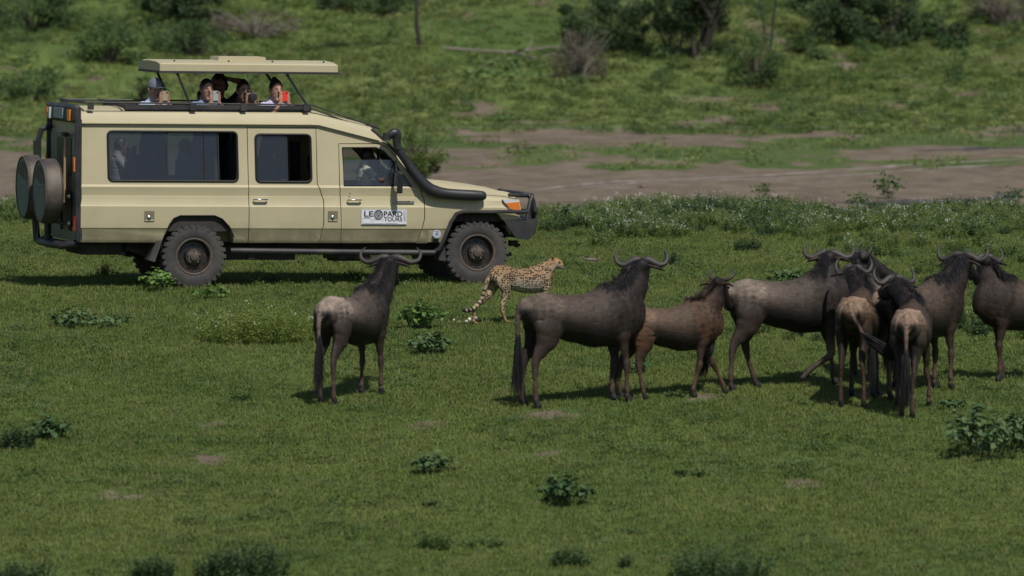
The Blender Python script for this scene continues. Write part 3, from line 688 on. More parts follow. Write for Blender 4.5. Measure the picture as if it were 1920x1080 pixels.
n = len(pb); F = [(i*n+k, i*n+(k+1) % n, (i+1)*n+(k+1) % n, (i+1)*n+k) for i in range(4) for k in range(n)] + [tuple(range(n)), tuple(4*n+k for k in range(n-1, -1, -1))]
part(MB().add(V, F), 'front_bumper', m_blackp)
part(MB().tube([SV(955, 452, -.5), SV(968, 462, -.5), SV(975, 458, -.5)], .02).box(SV(962, 456, -.5), (.10, .1, .07)), 'tow_hook', m_under)
# lamps and grille
mb = MB(); a, b_, c_, d_ = SB(942, 374), SB(973, 374), SB(975, 396), SB(955, 392)
for s in (-1, 1):
    y0, y1 = (-.872, -.80) if s < 0 else (.80, .872)
    o = part(MB().prism([a, b_, (c_[0]+.012, c_[1]), d_], y0+.012*(s < 0), y1-.012*(s > 0)), 'headlight', m_clear)
    part(MB().prism([SB(947, 381), SB(973, 378), SB(975.5, 395), SB(957, 392)], y0+.006*(s < 0), y1-.006*(s > 0)), 'indicator_lens', m_amber, o)
for s in (-1, 1): part(MB().lathe([(.10, 4.17), (.10, 4.19), (.085, 4.20)], (0, s*.60, 1.00), 'x', 20), 'headlight', m_clear, smooth=40)
gb = part(MB().box((4.18, 0, 1.0), (.02, .85, .22)), 'grille', m_dark)
for k in range(5): part(MB().box((4.195, 0, .91+k*.045), (.012, .83, .016)), 'grille_slat', m_chrome, gb)
# writing
def text(s, cx, cz, h, mat, parent, name='lettering', w=None, y=-.868, rot=None, bold=0, plane='side'):
    cu = bpy.data.curves.new('t', 'FONT'); cu.body = s; cu.align_x = 'CENTER'; cu.align_y = 'CENTER'; cu.extrude = .001; cu.offset = bold
    o = bpy.data.objects.new('t', cu); COL.objects.link(o); me = evaluated(o); bpy.data.objects.remove(o)
    V = np.array([v.co for v in me.vertices]); mn, mx = V.min(0), V.max(0); sc = h/(mx[1]-mn[1]); sx = (w/(mx[0]-mn[0])) if w else sc; c = (mn+mx)/2
    for v in me.vertices:
        a, b, e = (v.co.x-c[0])*sx, (v.co.y-c[1])*sc, v.co.z
        if rot: a, b = -b, a
        v.co = (cx+a, y-e, cz+b) if plane == 'side' else (y-e, cx-a, cz+b)
    me.materials.append(mat); o = bpy.data.objects.new(name, me); link(o, parent); rake(o); return o
(sx0, sz1), (sx1, sz0) = SB(677, 392), SB(762, 421)
sgn = part(MB().box(((sx0+sx1)/2, -.862, (sz0+sz1)/2), (sx1-sx0, .006, sz1-sz0)), 'company_sign', m_white, front_door)
qx = lambda px: SB(px, 400)[0]; qz = lambda py: SB(720, py)[1]
ys = -.8665
text('LE', (qx(682)+qx(699.5))/2, qz(401), .068, m_ink, front_door, w=qx(699.5)-qx(682), y=ys, bold=.02); text('PARD', (qx(719)+qx(754))/2, qz(401), .068, m_ink, front_door, w=qx(754)-qx(719), y=ys, bold=.02)
text('TOURS', (qx(719)+qx(753.5))/2, qz(411), .052, m_ink, front_door, w=qx(753.5)-qx(719), y=ys, bold=.015)
text('LIMITED', qx(758), qz(405), .028, m_greyink, front_door, w=.13, y=ys, rot=1)
em = MB(); ex, ez = qx(709), qz(402.5); em.lathe([(.058, ys+.001), (.058, ys-.001)], (ex, 0, ez), 'y', 20); part(em, 'emblem', m_greyink, front_door)
em = MB(); em.tube([(ex+.056*math.cos(a), ys-.001, ez+.056*math.sin(a)) for a in [R(20*k) for k in range(18)]], .0045, 4, closed=True)
for dx, dz, r in ((-.03, .035, .012), (.03, .035, .012), (-.017, .01, .007), (.017, .01, .007), (0, -.015, .012), (-.03, -.01, .005), (.032, -.012, .005), (-.02, -.034, .004), (.02, -.034, .004), (0, .035, .006), (-.012, .046, .004), (.012, .046, .004)): em.ball((ex+dx, ys-.0005, ez+dz), (r, .0015, r), 8, 4)
part(em, 'emblem_print', m_ink, front_door)
em = MB()
for x0, x1, y0, y1 in ((680, 695, 409, 419), (697, 718, 412, 419)):
    em.tube([(qx(x0), ys, qz(y0)), (qx(x1), ys, qz(y0)), (qx(x1), ys, qz(y1)), (qx(x0), ys, qz(y1))], .0022, 4, closed=True)
em.tube([(qx(682), ys, qz(407.5)), (qx(693), ys, qz(407.5))], .003, 4); em.tube([(qx(721), ys, qz(418.5)), (qx(745), ys, qz(418.5))], .002, 4)
em.tube([(sx0+.006, ys+.001, sz0+.006), (sx1-.006, ys+.001, sz0+.006), (sx1-.006, ys+.001, sz1-.006), (sx0+.006, ys+.001, sz1-.006)], .0025, 4, closed=True)
part(em, 'printed_lines', m_greyink, front_door)
text('LAND CRUISER', qx(757), SB(757, 378)[1], .022, m_under, front_door, w=.16, y=-.858)
part(MB().box((qx(757), -.853, SB(757, 379.2)[1]), (.27, .006, .030)), 'model_badge', simple('brushed_badge', (.28, .27, .25), .4, .6, bump=0), front_door)
stx, stz = SB(819, 439); part(MB().lathe([(.052, -.850), (.052, -.853)], (stx, 0, stz), 'y', 20), 'round_sticker', m_white)
part(MB().tube([(stx+.043*math.cos(a), -.854, stz+.043*math.sin(a)) for a in [R(20*k) for k in range(18)]], .003, 4, closed=True).box((stx, -.854, stz+.012), (.05, .002, .010)).box((stx, -.854, stz-.004), (.06, .002, .008)).box((stx, -.854, stz-.02), (.045, .002, .008)).box((stx, -.854, stz+.028), (.02, .002, .012)), 'sticker_print', m_blue)
# wheels
def wheel(loc, side, name='wheel'):
    ri = MB(); s = side
    ri.lathe([(.225, -s*.02), (.222, s*.085), (.205, s*.09), (.195, s*.06), (.180, s*.03), (.12, s*.035), (.10, s*.075), (.055, s*.085), (.045, s*.11), (.02, s*.115)], (0, 0, 0), 'y', 36)
    w = ri.build(name, m_rim, car, 40); w.location = loc
    ty = MB(); pr = [(.215, -.085), (.235, -.100), (.28, -.112), (.34, -.112), (.378, -.100), (.388, -.085), (.388, .085), (.378, .100), (.34, .112), (.28, .112), (.235, .100), (.215, .085)]
    ty.lathe(pr, (0, 0, 0), 'y', 56, closed=False)
    for k in range(30):
        for q in (-1, 1):
            a = 2*math.pi*(k+(.5 if q > 0 else 0))/30; c, t_ = math.cos(a), math.sin(a); rot = Matrix.Rotation(-a, 3, 'Y')
            ty.box((.392*c, q*.058, .392*t_), (.026, .095, .045), rot); ty.box((.376*c, q*.103, .376*t_), (.040, .018, .040), rot)
    ty.build('tyre', m_rub, w, 35)
    MB().lathe([(.222, s*.088), (.236, s*.102), (.222, s*.108), (.206, s*.096), (.206, s*.085)], (0, 0, 0), 'y', 36, closed=False).build('rim_edge', m_mudrim, w, 50)
    nb = MB()
    for k in range(5): a = 2*math.pi*k/5+.3; nb.lathe([(.012, s*.075), (.011, s*.10)], (.078*math.cos(a), 0, .078*math.sin(a)), 'y', 6)
    tag(nb.build('wheel_nuts', m_chrome, w), kind='stuff')
    hb = MB()
    for k in range(12): a = 2*math.pi*k/12; hb.lathe([(.010, s*.034), (.010, s*.0415)], (.150*math.cos(a), 0, .150*math.sin(a)), 'y', 8)
    tag(hb.build('vent_holes', m_dark, w), kind='stuff')
    MB().lathe([(.10, s*.072), (.055, s*.088), (.045, s*.112), (.02, s*.118)], (0, 0, 0), 'y', 20).build('hub', m_mudrim, w, 40)
for x in (0, 3.62): wheel((x, -.735, .392), -1); wheel((x, .735, .392), 1)
# back of the vehicle
part(MB().box((-1.455, 0, 2.165), (.10, 1.60, .22)), 'lamp_housing', m_blackp).modifiers.new('b', 'BEVEL').width = .03
for y, m_, wd in ((-.60, m_amber, .13), (.66, m_amber, .13), (.50, m_clear, .10)): part(MB().box((-1.515, y, 2.15), (.035, wd, .14)), 'rear_lamp', m_)
pl_ = part(MB().box((-1.512, .02, 2.16), (.012, .50, .13)), 'number_plate', simple('dull_plate', (.28, .30, .33), .5, vary=.25, scale=14, bump=0))
mb = MB()
for s in (-1, 1): mb.tube([(-1.445, s*.80, 2.10), (-1.455, s*.815, 1.30), (-1.45, s*.81, .60)], .045, 6)
part(mb, 'corner_pillar', m_blackp, sides=True)
for z, m_ in ((1.54, m_amber), (.80, m_redl)):
    for s in (-1, 1): part(MB().box((-1.50, s*.79, z), (.02, .06, .18)), 'rear_lamp', m_)
rd = part(MB().box((-1.452, 0, 1.25), (.02, 1.36, 1.3)), 'tailgate', simple('beige_with_painted_shade', (.20, .20, .13), .6, vary=.15))  # body beige, with its shade and green bounce painted into the colour
part(MB().box((-1.466, -.10, 1.62), (.012, .80, .46)), 'rear_glass', m_black, rd)
mb = MB(); mb.tube([(-1.52, -.42, 1.88), (-1.55, -.46, 1.05)], .022, 6); part(mb, 'tool_handle', m_wood)
part(MB().box((-1.52, -.40, 1.90), (.06, .16, .05)), 'tool_bracket', m_under)
mb = MB()
for y in (-.56, -.08): mb.tube([(-1.50, y, 1.2), (-1.50, y, .70)], .022, 6)
mb.tube([(-1.50, -.60, 1.12), (-1.50, .2, 1.12)], .022, 6); mb.tube([(-1.50, -.60, .78), (-1.50, .2, .78)], .022, 6)
for z in (1.12, .78): mb.ball((-1.52, -.60, z), .04)
part(mb, 'spare_wheel_carrier', m_blackp)
mb = MB(); mb.tube([(-1.46, .62, 1.98), (-1.60, .60, 1.93), (-1.66, .58, 1.75)], .035, 8); mb.box((-1.66, .57, 1.66), (.07, .15, .26)); mb.tube([(-1.66, .56, 1.55), (-1.62, .55, 1.36)], .045, 8); part(mb, 'rear_mirror_arm', m_black)
mb = MB(); mb.tube([(-1.46, -.74, .55), (-1.62, -.66, .52), (-1.66, .0, .52), (-1.62, .66, .52), (-1.46, .74, .55)], .05, 10); mb.tube([(-1.64, .70, .52), (-1.66, .70, .80)], .045, 8); mb.tube([(-1.64, .10, .52), (-1.64, .10, .80)], .04, 8); mb.box((-1.55, 0, .53), (.2, 1.2, .06)); part(mb, 'rear_bumper', m_blackp, smooth=50)
def spare(y, x, z):
    sp = empty('spare_wheel', (0, 0, 0)); sp.parent = car; sp.location = (x, y, z+RAKE*x)
    MB().lathe([(.30, .235), (.365, .225), (.402, .19), (.408, .12), (.405, .04), (.392, .012)], (0, 0, 0), 'x', 48).build('wheel_cover', m_coverside, sp, 40)
    MB().lathe([(.385, .016), (.380, .002), (.30, -.004)], (0, 0, 0), 'x', 48).build('cover_face', m_cover, sp, 40)
    r = MB()
    rs = random.Random(int(y*100)); cr = [( .384*math.cos(a), .384*math.sin(a)) for a in [R(10*k) for k in range(36)]]
    r.tube([(-.001, a, b) for a, b in cr], .010, 6, closed=True); r.build('cover_seam', m_mudrim, sp, 50)
    c = MB(); V = [(-.0055, .33*math.sin(a), .33*math.cos(a)) for a in [R(-66+12*k) for k in range(12)]]; V2 = [(-.0055, p[1], .13+.03*math.sin(9*p[1])) for p in V]
    n = len(V); c.add(V+V2, [(i, i+1, n+i+1, n+i) for i in range(n-1)]); c.build('dirt_patch', simple('dry_dirt_film', (.10, .10, .06), .9, vary=.4, scale=10, bump=.3), sp)
    for s, z_, w in (('LEOPARD', .06, .46), ('TOURS', -.01, .34)):
        t = text(s, 0, z_, .055, m_greyink, sp, w=w, y=-.0075, bold=.01, plane='back')
    return sp
spare(-.33, -1.83, 1.185); spare(.50, -1.86, 1.205)
# roof rack and hatch
rk = MB(); ZR = 2.31; za = lambda x: ZR if x < 1.53 else ZR-(x-1.53)*.352
for s in (-1, 1):
    rk.tube([(-1.34, s*.72, ZR), (1.53, s*.70, ZR-.01), (2.42, s*.60, za(2.42)+.01)], .012, 6); rk.tube([(1.53, s*.68, ZR-.06), (2.25, s*.60, za(2.25)-.05)], .010, 6)
rk.tube([(-1.34, -.72, ZR), (-1.34, .72, ZR)], .016, 6); rk.tube([(-1.34, -.66, ZR-.01), (-1.34, .66, ZR-.01)], .01, 4); rk.tube([(-.85, -.71, ZR), (-.85, .71, ZR)], .014, 6); rk.tube([(2.42, -.60, za(2.42)+.01), (2.42, .60, za(2.42)+.01)], .012, 6)
rack = part(rk, 'roof_rack', m_blackp, smooth=60)
for x, s in [(x, s) for x in (-1.27, .02, .66, 1.46) for s in (-1, 1)]: part(MB().box((x, s*.71, ZR-.045), (.075, .03, .09)), 'rack_foot', m_blackp, rack)
for s in (-1, 1): part(MB().box((2.27, s*.61, za(2.27)-.04), (.075, .03, .085), Matrix.Rotation(R(18), 3, 'Y')), 'rack_foot', m_blackp, rack)
hr = MB()
for s in (-1, 1): hr.box(((hx0+hx1)/2, s*.62, 2.25), (hx1-hx0+.08, .05, .07))
for x in (hx0, hx1): hr.box((x, 0, 2.25), (.05, 1.2, .07))
part(hr, 'hatch_rim', m_blackp)
(px0, pz0), (px1, pz1) = SB(300, 133, -.58), SB(634, 131, -.58)
zt = pz0+.105; L0, L1 = px0-.0, px1
def lid_ring(x, k=1):
    e = 0
    return None
V = []; prof = [(-.580, 0), (-.580, .085), (-.565, .100), (-.40, .125), (0, .135), (.40, .125), (.565, .100), (.580, .085), (.580, 0)]
stn = [(L0, 0), (L0+.03, 0), (L1-.03, 0), (L1, 0)]
for i, (x, _) in enumerate(stn):
    f = .9 if i in (0, 3) else 1
    V += [(x, y*(.985 if i in (0, 3) else 1), pz0+(z*f if z > .09 else z)) for y, z in prof]
n = len(prof); F = [(i*n+k, i*n+(k+1) % n, (i+1)*n+(k+1) % n, (i+1)*n+k) for i in range(3) for k in range(n)] + [tuple(range(n)), tuple(3*n+k for k in range(n-1, -1, -1))]
lid = part(MB().add(V, F), 'raised_roof', m_paint)
part(MB().box(((L0+L1)/2, 0, pz0-.012), (L1-L0+.01, 1.17, .028)), 'roof_trim', m_blackp, lid)
vx0, vx1 = SB(400, 112, 0)[0], SB(492, 112, 0)[0]
part(MB().prism([(vx0, pz0+.12), (vx1, pz0+.12), (vx1-.02, pz0+.178), (vx0+.02, pz0+.178)], -.22, .22), 'roof_vent', m_paint, lid)
for px in (325, 427, 509, 605): part(MB().ball((SB(px, 117, -.4)[0], -.45, pz0+.127), .013, 8, 4), 'roof_bolt', m_black, lid)
for y in (-.55, .55):
    for (a0, a1) in ((332, 358), (537, 578)):
        x0 = SB(a0, 137, -.55)[0]; x1 = SB(a1, 195, -.55)[0]
        part(MB().tube([(x0, y, pz0-.02), (x1, y, 2.27)], .017, 6), 'roof_strut', m_blackp)
# ------------------------------------------------------------------ continuous bodies: lofted limbs fused into one skin
def smo(t): t = max(0, min(1, (t-.22)/.55)); return t*t*(3-2*t)  # steep, so the painted sun on wildebeest backs gives way to shade mid-flank
class Flesh:
    def __init__(s): s.V = []; s.F = []; s.C = []
    def chain(s, keys, side=(0, 1, 0), n=14, step=.02):
        """keys: (point, lateral radius, other radius, colour[, colour underneath]); ends are rounded"""
        P_ = [Vector(k[0]) for k in keys]; m = len(keys); pts = []; ra = []; rb = []; c1 = []; c2 = []
        for i in range(m-1):
            a, b, c, d = P_[max(i-1, 0)], P_[i], P_[i+1], P_[min(i+2, m-1)]; q = max(1, int((c-b).length/step))
            for k in range(q + (i == m-2)):
                t = k/q; pts.append(.5*((2*b)+(c-a)*t+(2*a-5*b+4*c-d)*t*t+(3*b-a-3*c+d)*t**3)); st = t*t*(3-2*t)
                ra.append(keys[i][1]*(1-st)+keys[i+1][1]*st); rb.append(keys[i][2]*(1-st)+keys[i+1][2]*st)
                ca, cb = Vector(keys[i][3]), Vector(keys[i+1][3]); c1.append(ca.lerp(cb, t)); da, db = Vector(keys[i][4] if len(keys[i]) > 4 else keys[i][3]), Vector(keys[i+1][4] if len(keys[i+1]) > 4 else keys[i+1][3]); c2.append(da.lerp(db, t))
        T = [(pts[min(i+1, len(pts)-1)]-pts[max(i-1, 0)]).normalized() for i in range(len(pts))]
        def cap(i, sgn):
            out = []
            for ang in (30, 60, 84):
                k = math.cos(R(ang)); out.append((pts[i]+T[i]*sgn*math.sin(R(ang))*min(ra[i], rb[i]), ra[i]*k, rb[i]*k, c1[i], c2[i], T[i]))
            return out
        rings = list(reversed(cap(0, -1))) + [(pts[i], ra[i], rb[i], c1[i], c2[i], T[i]) for i in range(len(pts))] + cap(len(pts)-1, 1)
        base = len(s.V); sd = Vector(side)
        for p, a, b, ca, cb, t in rings:
            u = (sd - t*sd.dot(t)).normalized(); w = t.cross(u)
            if w.z < 0 or (abs(w.z) < .02 and w.x < 0): w = -w
            for k in range(n):
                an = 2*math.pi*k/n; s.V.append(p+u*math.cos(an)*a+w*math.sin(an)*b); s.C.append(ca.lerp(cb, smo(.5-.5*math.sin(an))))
        for i in range(len(rings)-1):
            for k in range(n): s.F.append((base+i*n+k, base+i*n+(k+1) % n, base+(i+1)*n+(k+1) % n, base+(i+1)*n+k))
        s.F += [tuple(base+k for k in range(n)), tuple(base+(len(rings)-1)*n+k for k in range(n-1, -1, -1))]
    def ball(s, c, r, col):
        r = r if isinstance(r, (tuple, list)) else (r, r, r); c = Vector(c)
        s.chain([(c-Vector((0, 0, r[2]*.45)), r[0]*.9, r[1]*.9, col), (c+Vector((0, 0, r[2]*.45)), r[0]*.9, r[1]*.9, col)], (1, 0, 0), 12)
    def skin(s, name, mat, parent, voxel, smooth=3, paint=None, fur=None):
        me = bpy.data.meshes.new(name); me.from_pydata([tuple(v) for v in s.V], [], s.F); o = bpy.data.objects.new(name, me); COL.objects.link(o)
        bm = bmesh.new(); bm.from_mesh(me); bmesh.ops.recalc_face_normals(bm, faces=bm.faces); bm.to_mesh(me); bm.free()
        md = o.modifiers.new('r', 'REMESH'); md.mode = 'VOXEL'; md.voxel_size = voxel
        sm = o.modifiers.new('s', 'SMOOTH'); sm.factor = .5; sm.iterations = smooth
        new = evaluated(o); o.modifiers.clear(); o.data = new; bpy.data.meshes.remove(me); new.name = name; o.parent = parent
        nv = len(new.vertices); co = np.empty(nv*3, np.float32); new.vertices.foreach_get('co', co); co = co.reshape(-1, 3)
        kd = kdtree.KDTree(len(s.V))
        for i, v in enumerate(s.V): kd.insert(v, i)
        kd.balance(); C = np.array([list(c) for c in s.C], np.float32)
        idx = np.empty((nv, 3), int); wt = np.empty((nv, 3), np.float32)
        for i in range(nv):
            r = kd.find_n(co[i], 3); idx[i] = [q[1] for q in r]; wt[i] = [1/(q[2]+.002) for q in r]
        wt /= wt.sum(1, keepdims=True); out = (C[idx]*wt[..., None]).sum(1)
        if C.shape[1] == 3: out = np.hstack([out, np.ones((nv, 1), np.float32)])
        if paint: out = paint(co, out)
        a = new.color_attributes.new('coat', 'FLOAT_COLOR', 'POINT'); a.data.foreach_set('color', out.astype(np.float32).ravel())
        new.materials.clear(); new.materials.append(mat); new.polygons.foreach_set('use_smooth', [True]*len(new.polygons)); new.update()
        if fur:                                                # short coat hair lying back along the body
            n, L, W = fur; r = np.random.RandomState(nv % 9973); nr = np.empty(nv*3, np.float32); new.vertex_normals.foreach_get('vector', nr); nr = nr.reshape(-1, 3)
            k = r.randint(0, nv, n); p = co[k]; m = nr[k]; fl = np.tile(np.array([[-1, 0, -.75]]), (n, 1)) + r.normal(0, .28, (n, 3)); fl -= m*(fl*m).sum(1, keepdims=True)
            fl /= np.linalg.norm(fl, axis=1, keepdims=True)+1e-6; d = fl+m*r.uniform(.15, .6, (n, 1)); d /= np.linalg.norm(d, axis=1, keepdims=True)
            s_ = np.cross(d, m); s_ /= np.linalg.norm(s_, axis=1, keepdims=True)+1e-6; ln = L*r.uniform(.5, 1.3, (n, 1))*np.where(p[:, 2:3] < .5, .45, 1); w = W*r.uniform(.6, 1.4, (n, 1)); b = p-m*.002
            V = np.stack([b-s_*w, b+s_*w, b+d*ln], 1).reshape(-1, 3); F = np.arange(3*n).reshape(-1, 3); h = nmesh('coat_hair', V, F, mat, parent)
            cc = out[k]*np.concatenate([np.repeat(r.uniform(.72, 1.32, (n, 1)), 3, 1), np.ones((n, 1))], 1); a = h.data.color_attributes.new('coat', 'FLOAT_COLOR', 'POINT'); a.data.foreach_set('color', np.repeat(cc, 3, 0).astype(np.float32).ravel()); tag(h, kind='stuff')
        return o
def coatmat(name, scale=60, bump=.5, rough=.75, vary=.25, spots=False, sheen=.0):
    m, nt, bs = newmat(name); at = N(nt, 'ShaderNodeAttribute', attribute_name='coat'); tc = N(nt, 'ShaderNodeTexCoord').outputs['Object']
    n = noise_n(nt, tc, scale*.25, 5, .7); n2 = noise_n(nt, tc, 4, 4)
    k = ramp(nt, n.outputs[0], [(.25, (1-vary,)*3), (.75, (1+vary,)*3)]); mq = N(nt, 'ShaderNodeVectorMath', operation='MULTIPLY'); nt.links.new(tc, mq.inputs[0]); mq.inputs[1].default_value = (9, 34, 26); sk = ramp(nt, noise_n(nt, mq.outputs[0], 1.0, 5, .7).outputs[0], [(.3, (1-vary*1.3,)*3), (.7, (1+vary*1.3,)*3)]); c = mixc(nt, 1.0, at.outputs['Color'], mixc(nt, 1.0, k.outputs[0], sk.outputs[0], 'MULTIPLY'), 'MULTIPLY')
    k2 = ramp(nt, n2.outputs[0], [(.3, (.72,)*3), (.7, (1.28,)*3)]); c = mixc(nt, 1.0, c, k2.outputs[0], 'MULTIPLY')
    if spots:
        # warped cells with round dark centres; alpha of the coat says where the animal is spotted
        ns = noise_n(nt, tc, 9, 2); v = N(nt, 'ShaderNodeVectorMath', operation='ADD'); nt.links.new(tc, v.inputs[0])
        sc = N(nt, 'ShaderNodeVectorMath', operation='SCALE'); nt.links.new(ns.outputs['Color'], sc.inputs[0]); sc.inputs['Scale'].default_value = .02; nt.links.new(sc.outputs[0], v.inputs[1])
        vo = N(nt, 'ShaderNodeTexVoronoi', Scale=35.0, Randomness=.6); nt.links.new(v.outputs[0], vo.inputs['Vector'])
        r = ramp(nt, vo.outputs['Distance'], [(.40, (1, 1, 1)), (.48, (0, 0, 0))]); f = mathn(nt, 'MULTIPLY', r.outputs[0], at.outputs['Alpha'])
        c = mixc(nt, f, c, (.012, .009, .007))
    nt.links.new(c, bs.inputs['Base Color']); bs.inputs['Roughness'].default_value = rough; bs.inputs['Specular IOR Level'].default_value = .3
    bs.inputs['Sheen Weight'].default_value = sheen
    mp = N(nt, 'ShaderNodeVectorMath', operation='MULTIPLY'); nt.links.new(tc, mp.inputs[0]); mp.inputs[1].default_value = (11, 9, 3.2)
    fold = noise_n(nt, mp.outputs[0], 1.0, 3, .5).outputs[0]; h = mathn(nt, 'ADD', mathn(nt, 'MULTIPLY', fold, 2.2 if not spots else .4), noise_n(nt, tc, scale, 4, .7).outputs[0])
    bumpn(nt, bs, h, bump, .012 if bump > .4 else .006); return m
def strands(mb, root, d0, length, n, spread, width, rs, droop=1.0, segs=3, jitter=.35):
    """root(): a start point; d0: direction; tapering hair blades that bend down"""
    for _ in range(n):
        p, nd = root(); d = (Vector(nd)+Vector((rs.uniform(-1, 1), rs.uniform(-1, 1), rs.uniform(-1, 1)))*jitter).normalized(); L = length*rs.uniform(.6, 1.15)
        s = d.cross(Vector((rs.uniform(-1, 1), rs.uniform(-1, 1), rs.uniform(-1, 1)))).normalized()*width*rs.uniform(.6, 1.3); V = []; c = Vector(p)
        for k in range(segs):
            V += [c-s*(1-.25*k), c+s*(1-.25*k)]; d = (d+Vector((0, 0, -droop*(k+1)/segs))).normalized(); c = c+d*(L/segs)
        V.append(c); mb.add(V, [(2*k, 2*k+1, 2*k+3, 2*k+2) for k in range(segs-1)]+[(2*segs-2, 2*segs-1, 2*segs)])

# ------------------------------------------------------------------ wildebeest
m_gnu = coatmat('wildebeest_coat', 70, .6, .58, .28)
m_horn = simple('dark_ridged_horn', (.036, .029, .025), .6, vary=.3, scale=14, bump=.3)
m_hair = simple('black_mane_hair', (.009, .008, .010), .85, vary=.3, bump=0)
m_hair_b = simple('brown_mane_hair', (.045, .028, .020), .6, vary=.3, bump=0)
m_tan = simple('tan_beard_hair', (.20, .13, .068), .7, vary=.3, bump=0)
GREY = (.085, .070, .066)
def wildebeest(px, py, heading, scale, label, feet=None, head=(90, -20), look=0, rump=1.0, tint=(1, 1, 1), tail=(0, 0), beard=m_hair, mane=m_hair, neck=(0, 0), lift=None, seed=1, spread=1.0, horns=1.0, tailmat=None, brown=0.0, neckup=0.0, taillen=.56):
    rs = random.Random(seed); g = P(px, py)
    root = empty('wildebeest', (g.x, g.y, g.z), R(heading), label, 'wildebeest', 'wildebeest standing on the grass')
    inv = Matrix.Rotation(-R(heading), 3, 'Z'); k = scale
    def T(c): return tuple(max(0, a*b*w) for a, b, w in zip(c, tint, (1.05, .99, .94)))
    back = T((.058, .047, .038)); rumpc = T(tuple((.165*rump+.045*(1-rump), .136*rump+.037*(1-rump), .112*rump+.031*(1-rump)))); flank = T((.030+.032*brown, .024+.013*brown, .021+.003*brown)); belly = T((.011, .009, .009)); neckc = T((.027+.030*brown, .0215+.019*brown, .019+.011*brown)); face = T((.013, .011, .011)); leg = T((.030, .021, .018)); lowleg = T((.050, .033, .027)); hoof = (.02, .018, .018)  # hide tones, with sun painted into back and rump, shade into belly
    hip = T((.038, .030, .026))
    fl = Flesh()
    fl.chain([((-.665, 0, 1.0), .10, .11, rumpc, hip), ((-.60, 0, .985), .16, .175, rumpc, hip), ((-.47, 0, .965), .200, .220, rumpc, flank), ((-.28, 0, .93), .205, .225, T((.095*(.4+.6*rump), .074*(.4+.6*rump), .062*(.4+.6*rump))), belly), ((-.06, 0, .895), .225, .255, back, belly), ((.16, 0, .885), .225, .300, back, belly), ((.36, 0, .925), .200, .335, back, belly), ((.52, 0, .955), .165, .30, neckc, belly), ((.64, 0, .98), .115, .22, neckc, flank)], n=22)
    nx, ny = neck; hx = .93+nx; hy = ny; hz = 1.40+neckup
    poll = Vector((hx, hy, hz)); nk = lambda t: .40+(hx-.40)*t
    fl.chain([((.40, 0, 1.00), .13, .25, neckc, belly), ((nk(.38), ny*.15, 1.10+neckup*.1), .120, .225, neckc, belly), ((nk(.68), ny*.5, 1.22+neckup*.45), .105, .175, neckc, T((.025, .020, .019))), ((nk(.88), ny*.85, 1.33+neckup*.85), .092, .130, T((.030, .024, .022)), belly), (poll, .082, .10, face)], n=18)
    # head
    yaw, pitch = R(head[0]), R(head[1]); wd = Vector((math.cos(yaw)*math.cos(pitch), math.sin(yaw)*math.cos(pitch), math.sin(pitch)))
    f = inv @ wd; lat = Vector((0, 0, 1)).cross(f).normalized(); lat = Matrix.Rotation(R(look), 3, f) @ lat; up = f.cross(lat)
    H = lambda a, b, c: poll + f*a + lat*b + up*c
    fl.chain([(H(-.05, 0, .0), .075, .075, face), (H(.05, 0, .01), .085, .095, face), (H(.14, 0, -.01), .080, .095, T((.03, .024, .022))), (H(.26, 0, -.035), .062, .080, face), (H(.36, 0, -.05), .058, .070, face), (H(.43, 0, -.055), .066, .062, hoof), (H(.465, 0, -.06), .058, .05, hoof)], side=tuple(lat), n=16)
    fl.chain([(H(.0, 0, -.06), .05, .07, face), (H(.16, 0, -.08), .045, .06, face), (H(.30, 0, -.10), .035, .03, face)], side=tuple(lat))
    for s in (-1, 1):    # ears
        fl.chain([(H(-.02, s*.07, .005), .022, .018, neckc), (H(-.05, s*.13, -.015), .036, .017, T((.03, .025, .023)), T((.07, .055, .05))), (H(-.07, s*.19, -.04), .032, .014, neckc), (H(-.075, s*.235, -.065), .012, .010, face)], side=tuple(f), n=10)
    # legs
    feet = feet or {}; hooves = []
    zs = {}
    for nm, s in (('FL', 1), ('FR', -1), ('HL', 1), ('HR', -1)):
        dx, dy = feet.get(nm, (0, 0)); fr = nm[0] == 'F'
        fx = (.44 if fr else -.60)+dx; fy = s*(.11 if fr else .12)+dy
        w = Matrix.Rotation(R(heading), 3, 'Z') @ Vector((fx*k, fy*k, 0)); zg = (G(g.x+w.x, g.y+w.y)-g.z)/k; y2 = s*.11+dy*.5
        if lift and nm in lift:
            kn, ft, hf = lift[nm]; fl.chain([((.44, s*.09, .90), .075, .13, flank), ((.45, s*.115, .74), .062, .085, leg), ((.44+(kn[0]-.44)*.5, s*.115, (.74+kn[1])/2), .046, .05, leg), ((kn[0], s*.11, kn[1]), .040, .044, T((.09, .068, .055))), (((kn[0]+ft[0])/2, s*.11, (kn[1]+ft[1])/2), .028, .030, lowleg), ((ft[0], s*.11, ft[1]), .031, .033, leg), ((hf[0], s*.11, hf[1]), .030, .034, hoof)], n=12)
            continue
